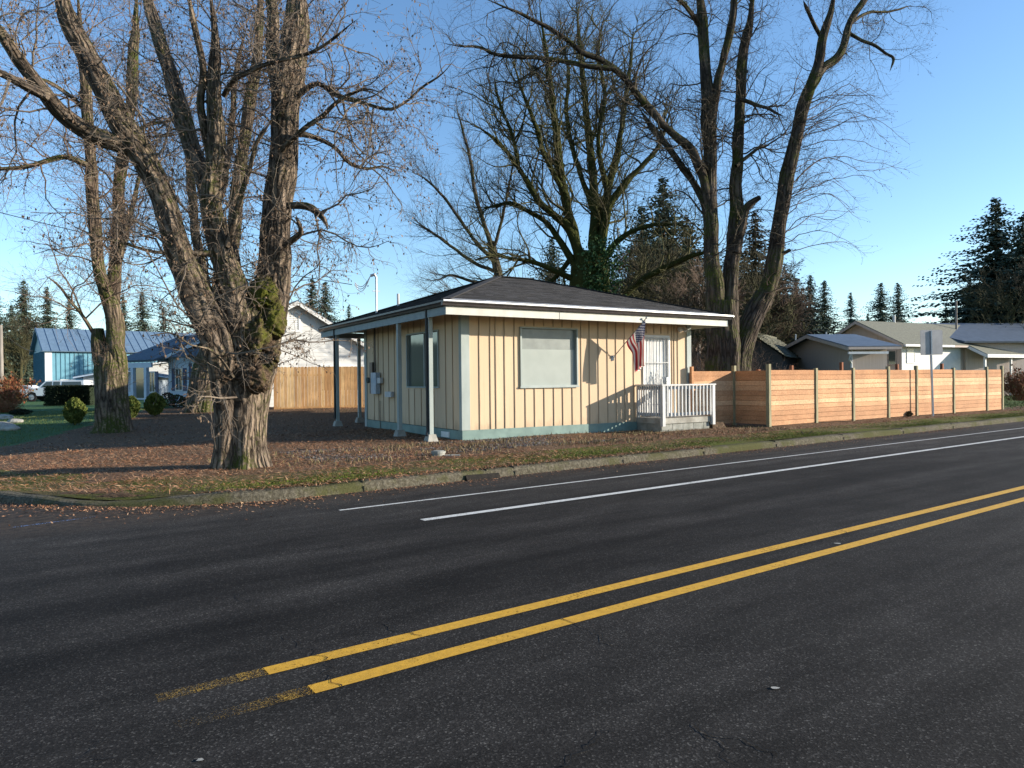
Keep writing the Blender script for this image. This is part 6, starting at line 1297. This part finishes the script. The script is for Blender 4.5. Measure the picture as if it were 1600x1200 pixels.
# leafy shrubs
def leafball(name, p, w, h, n, mt, label, cat, seed, top=.35, s=.06, trunk=True, box=None, group=None):
    g = np.random.default_rng(seed); e = empty(name, tuple(p), 0, label, cat, group); V = []
    if box is None:
        z = g.uniform(0, 1, n); prof = np.clip(np.sin(np.clip(z * .9 + .08, 0, 1) * math.pi), .02, 1) ** .7; a = g.uniform(0, 6.28, n); rr_ = w / 2 * prof * (.65 + .35 * g.uniform(0, 1, n) ** .5) * (1 + .18 * np.sin(a * 5 + z * 9)); c = np.stack([rr_ * np.cos(a), rr_ * np.sin(a), h * (.1 + .9 * z)], -1)
    else:
        c = np.stack([g.uniform(-box[0] / 2, box[0] / 2, n), g.uniform(-box[1] / 2, box[1] / 2, n), g.uniform(0, h, n)], -1); f = g.integers(0, 3, n); c[f == 0, 1] = -box[1] / 2; c[f == 1, 2] = h; c += g.normal(0, .03, (n, 3))
    sz = g.uniform(s * .5, s, n)[:, None]; d = c * [1, 1, .3] + g.normal(0, .3, (n, 3)) + [0, 0, .4]; d /= np.linalg.norm(d, axis=1, keepdims=True); q = np.cross(d, g.normal(0, 1, (n, 3))); q /= np.linalg.norm(q, axis=1, keepdims=True)
    V = np.stack([c - d * sz, c + q * sz * .5, c + d * sz, c - q * sz * .5], 1).reshape(-1, 3); mb = MB(); mb.add(V, np.arange(4 * n).reshape(-1, 4)); mb.build('foliage', mt, e)
    if trunk:
        mb = MB(); mb.tubes(np.array([[[0, 0, -.05], [0, 0, h * .5]]]), np.array([[.05, .03]]), 7); mb.build('trunk', 'barkB', e)
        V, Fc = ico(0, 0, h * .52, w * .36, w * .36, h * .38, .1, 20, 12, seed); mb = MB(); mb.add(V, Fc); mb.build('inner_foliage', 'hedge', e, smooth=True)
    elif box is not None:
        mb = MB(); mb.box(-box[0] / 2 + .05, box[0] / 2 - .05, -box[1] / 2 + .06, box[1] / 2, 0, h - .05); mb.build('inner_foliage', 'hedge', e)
    return e
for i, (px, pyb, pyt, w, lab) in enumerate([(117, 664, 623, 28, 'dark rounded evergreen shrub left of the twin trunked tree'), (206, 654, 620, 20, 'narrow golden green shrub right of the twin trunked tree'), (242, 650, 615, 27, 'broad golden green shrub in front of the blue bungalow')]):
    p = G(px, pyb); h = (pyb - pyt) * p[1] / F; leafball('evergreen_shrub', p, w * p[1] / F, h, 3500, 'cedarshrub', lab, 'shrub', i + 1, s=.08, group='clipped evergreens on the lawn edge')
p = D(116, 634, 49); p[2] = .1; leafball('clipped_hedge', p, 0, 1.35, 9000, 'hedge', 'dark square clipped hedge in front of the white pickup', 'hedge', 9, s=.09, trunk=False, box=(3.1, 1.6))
p = D(32, 642, 34); p[2] = float(hlot(p[0], p[1])); leafball('low_shrub', p, .9, .28, 900, 'hedge', 'low dark clump on the lawn below the red shrub', 'shrub', 12, s=.06, trunk=False)
for i, px in enumerate((262, 277, 293)):
    p = D(px, 634, 34.0 - i * .4); p[2] = float(hlot(p[0], p[1])); leafball('garden_plant', p, .8, .7 - .1 * i, 500, 'pinkleaf', ['garden plant at the left corner of the blue bungalow window wall', 'garden plant below the shuttered window of the blue bungalow', 'garden plant by the pale trunk at the blue bungalow'][i], 'plant', 20 + i, s=.07, trunk=False)
q = G(1420, 651); leafball('fence_weed', q, .22, .18, 120, 'conifer_brown', 'small dark weed at the foot of the plank fence left of the sign pole', 'plant', 31, s=.06, trunk=False)
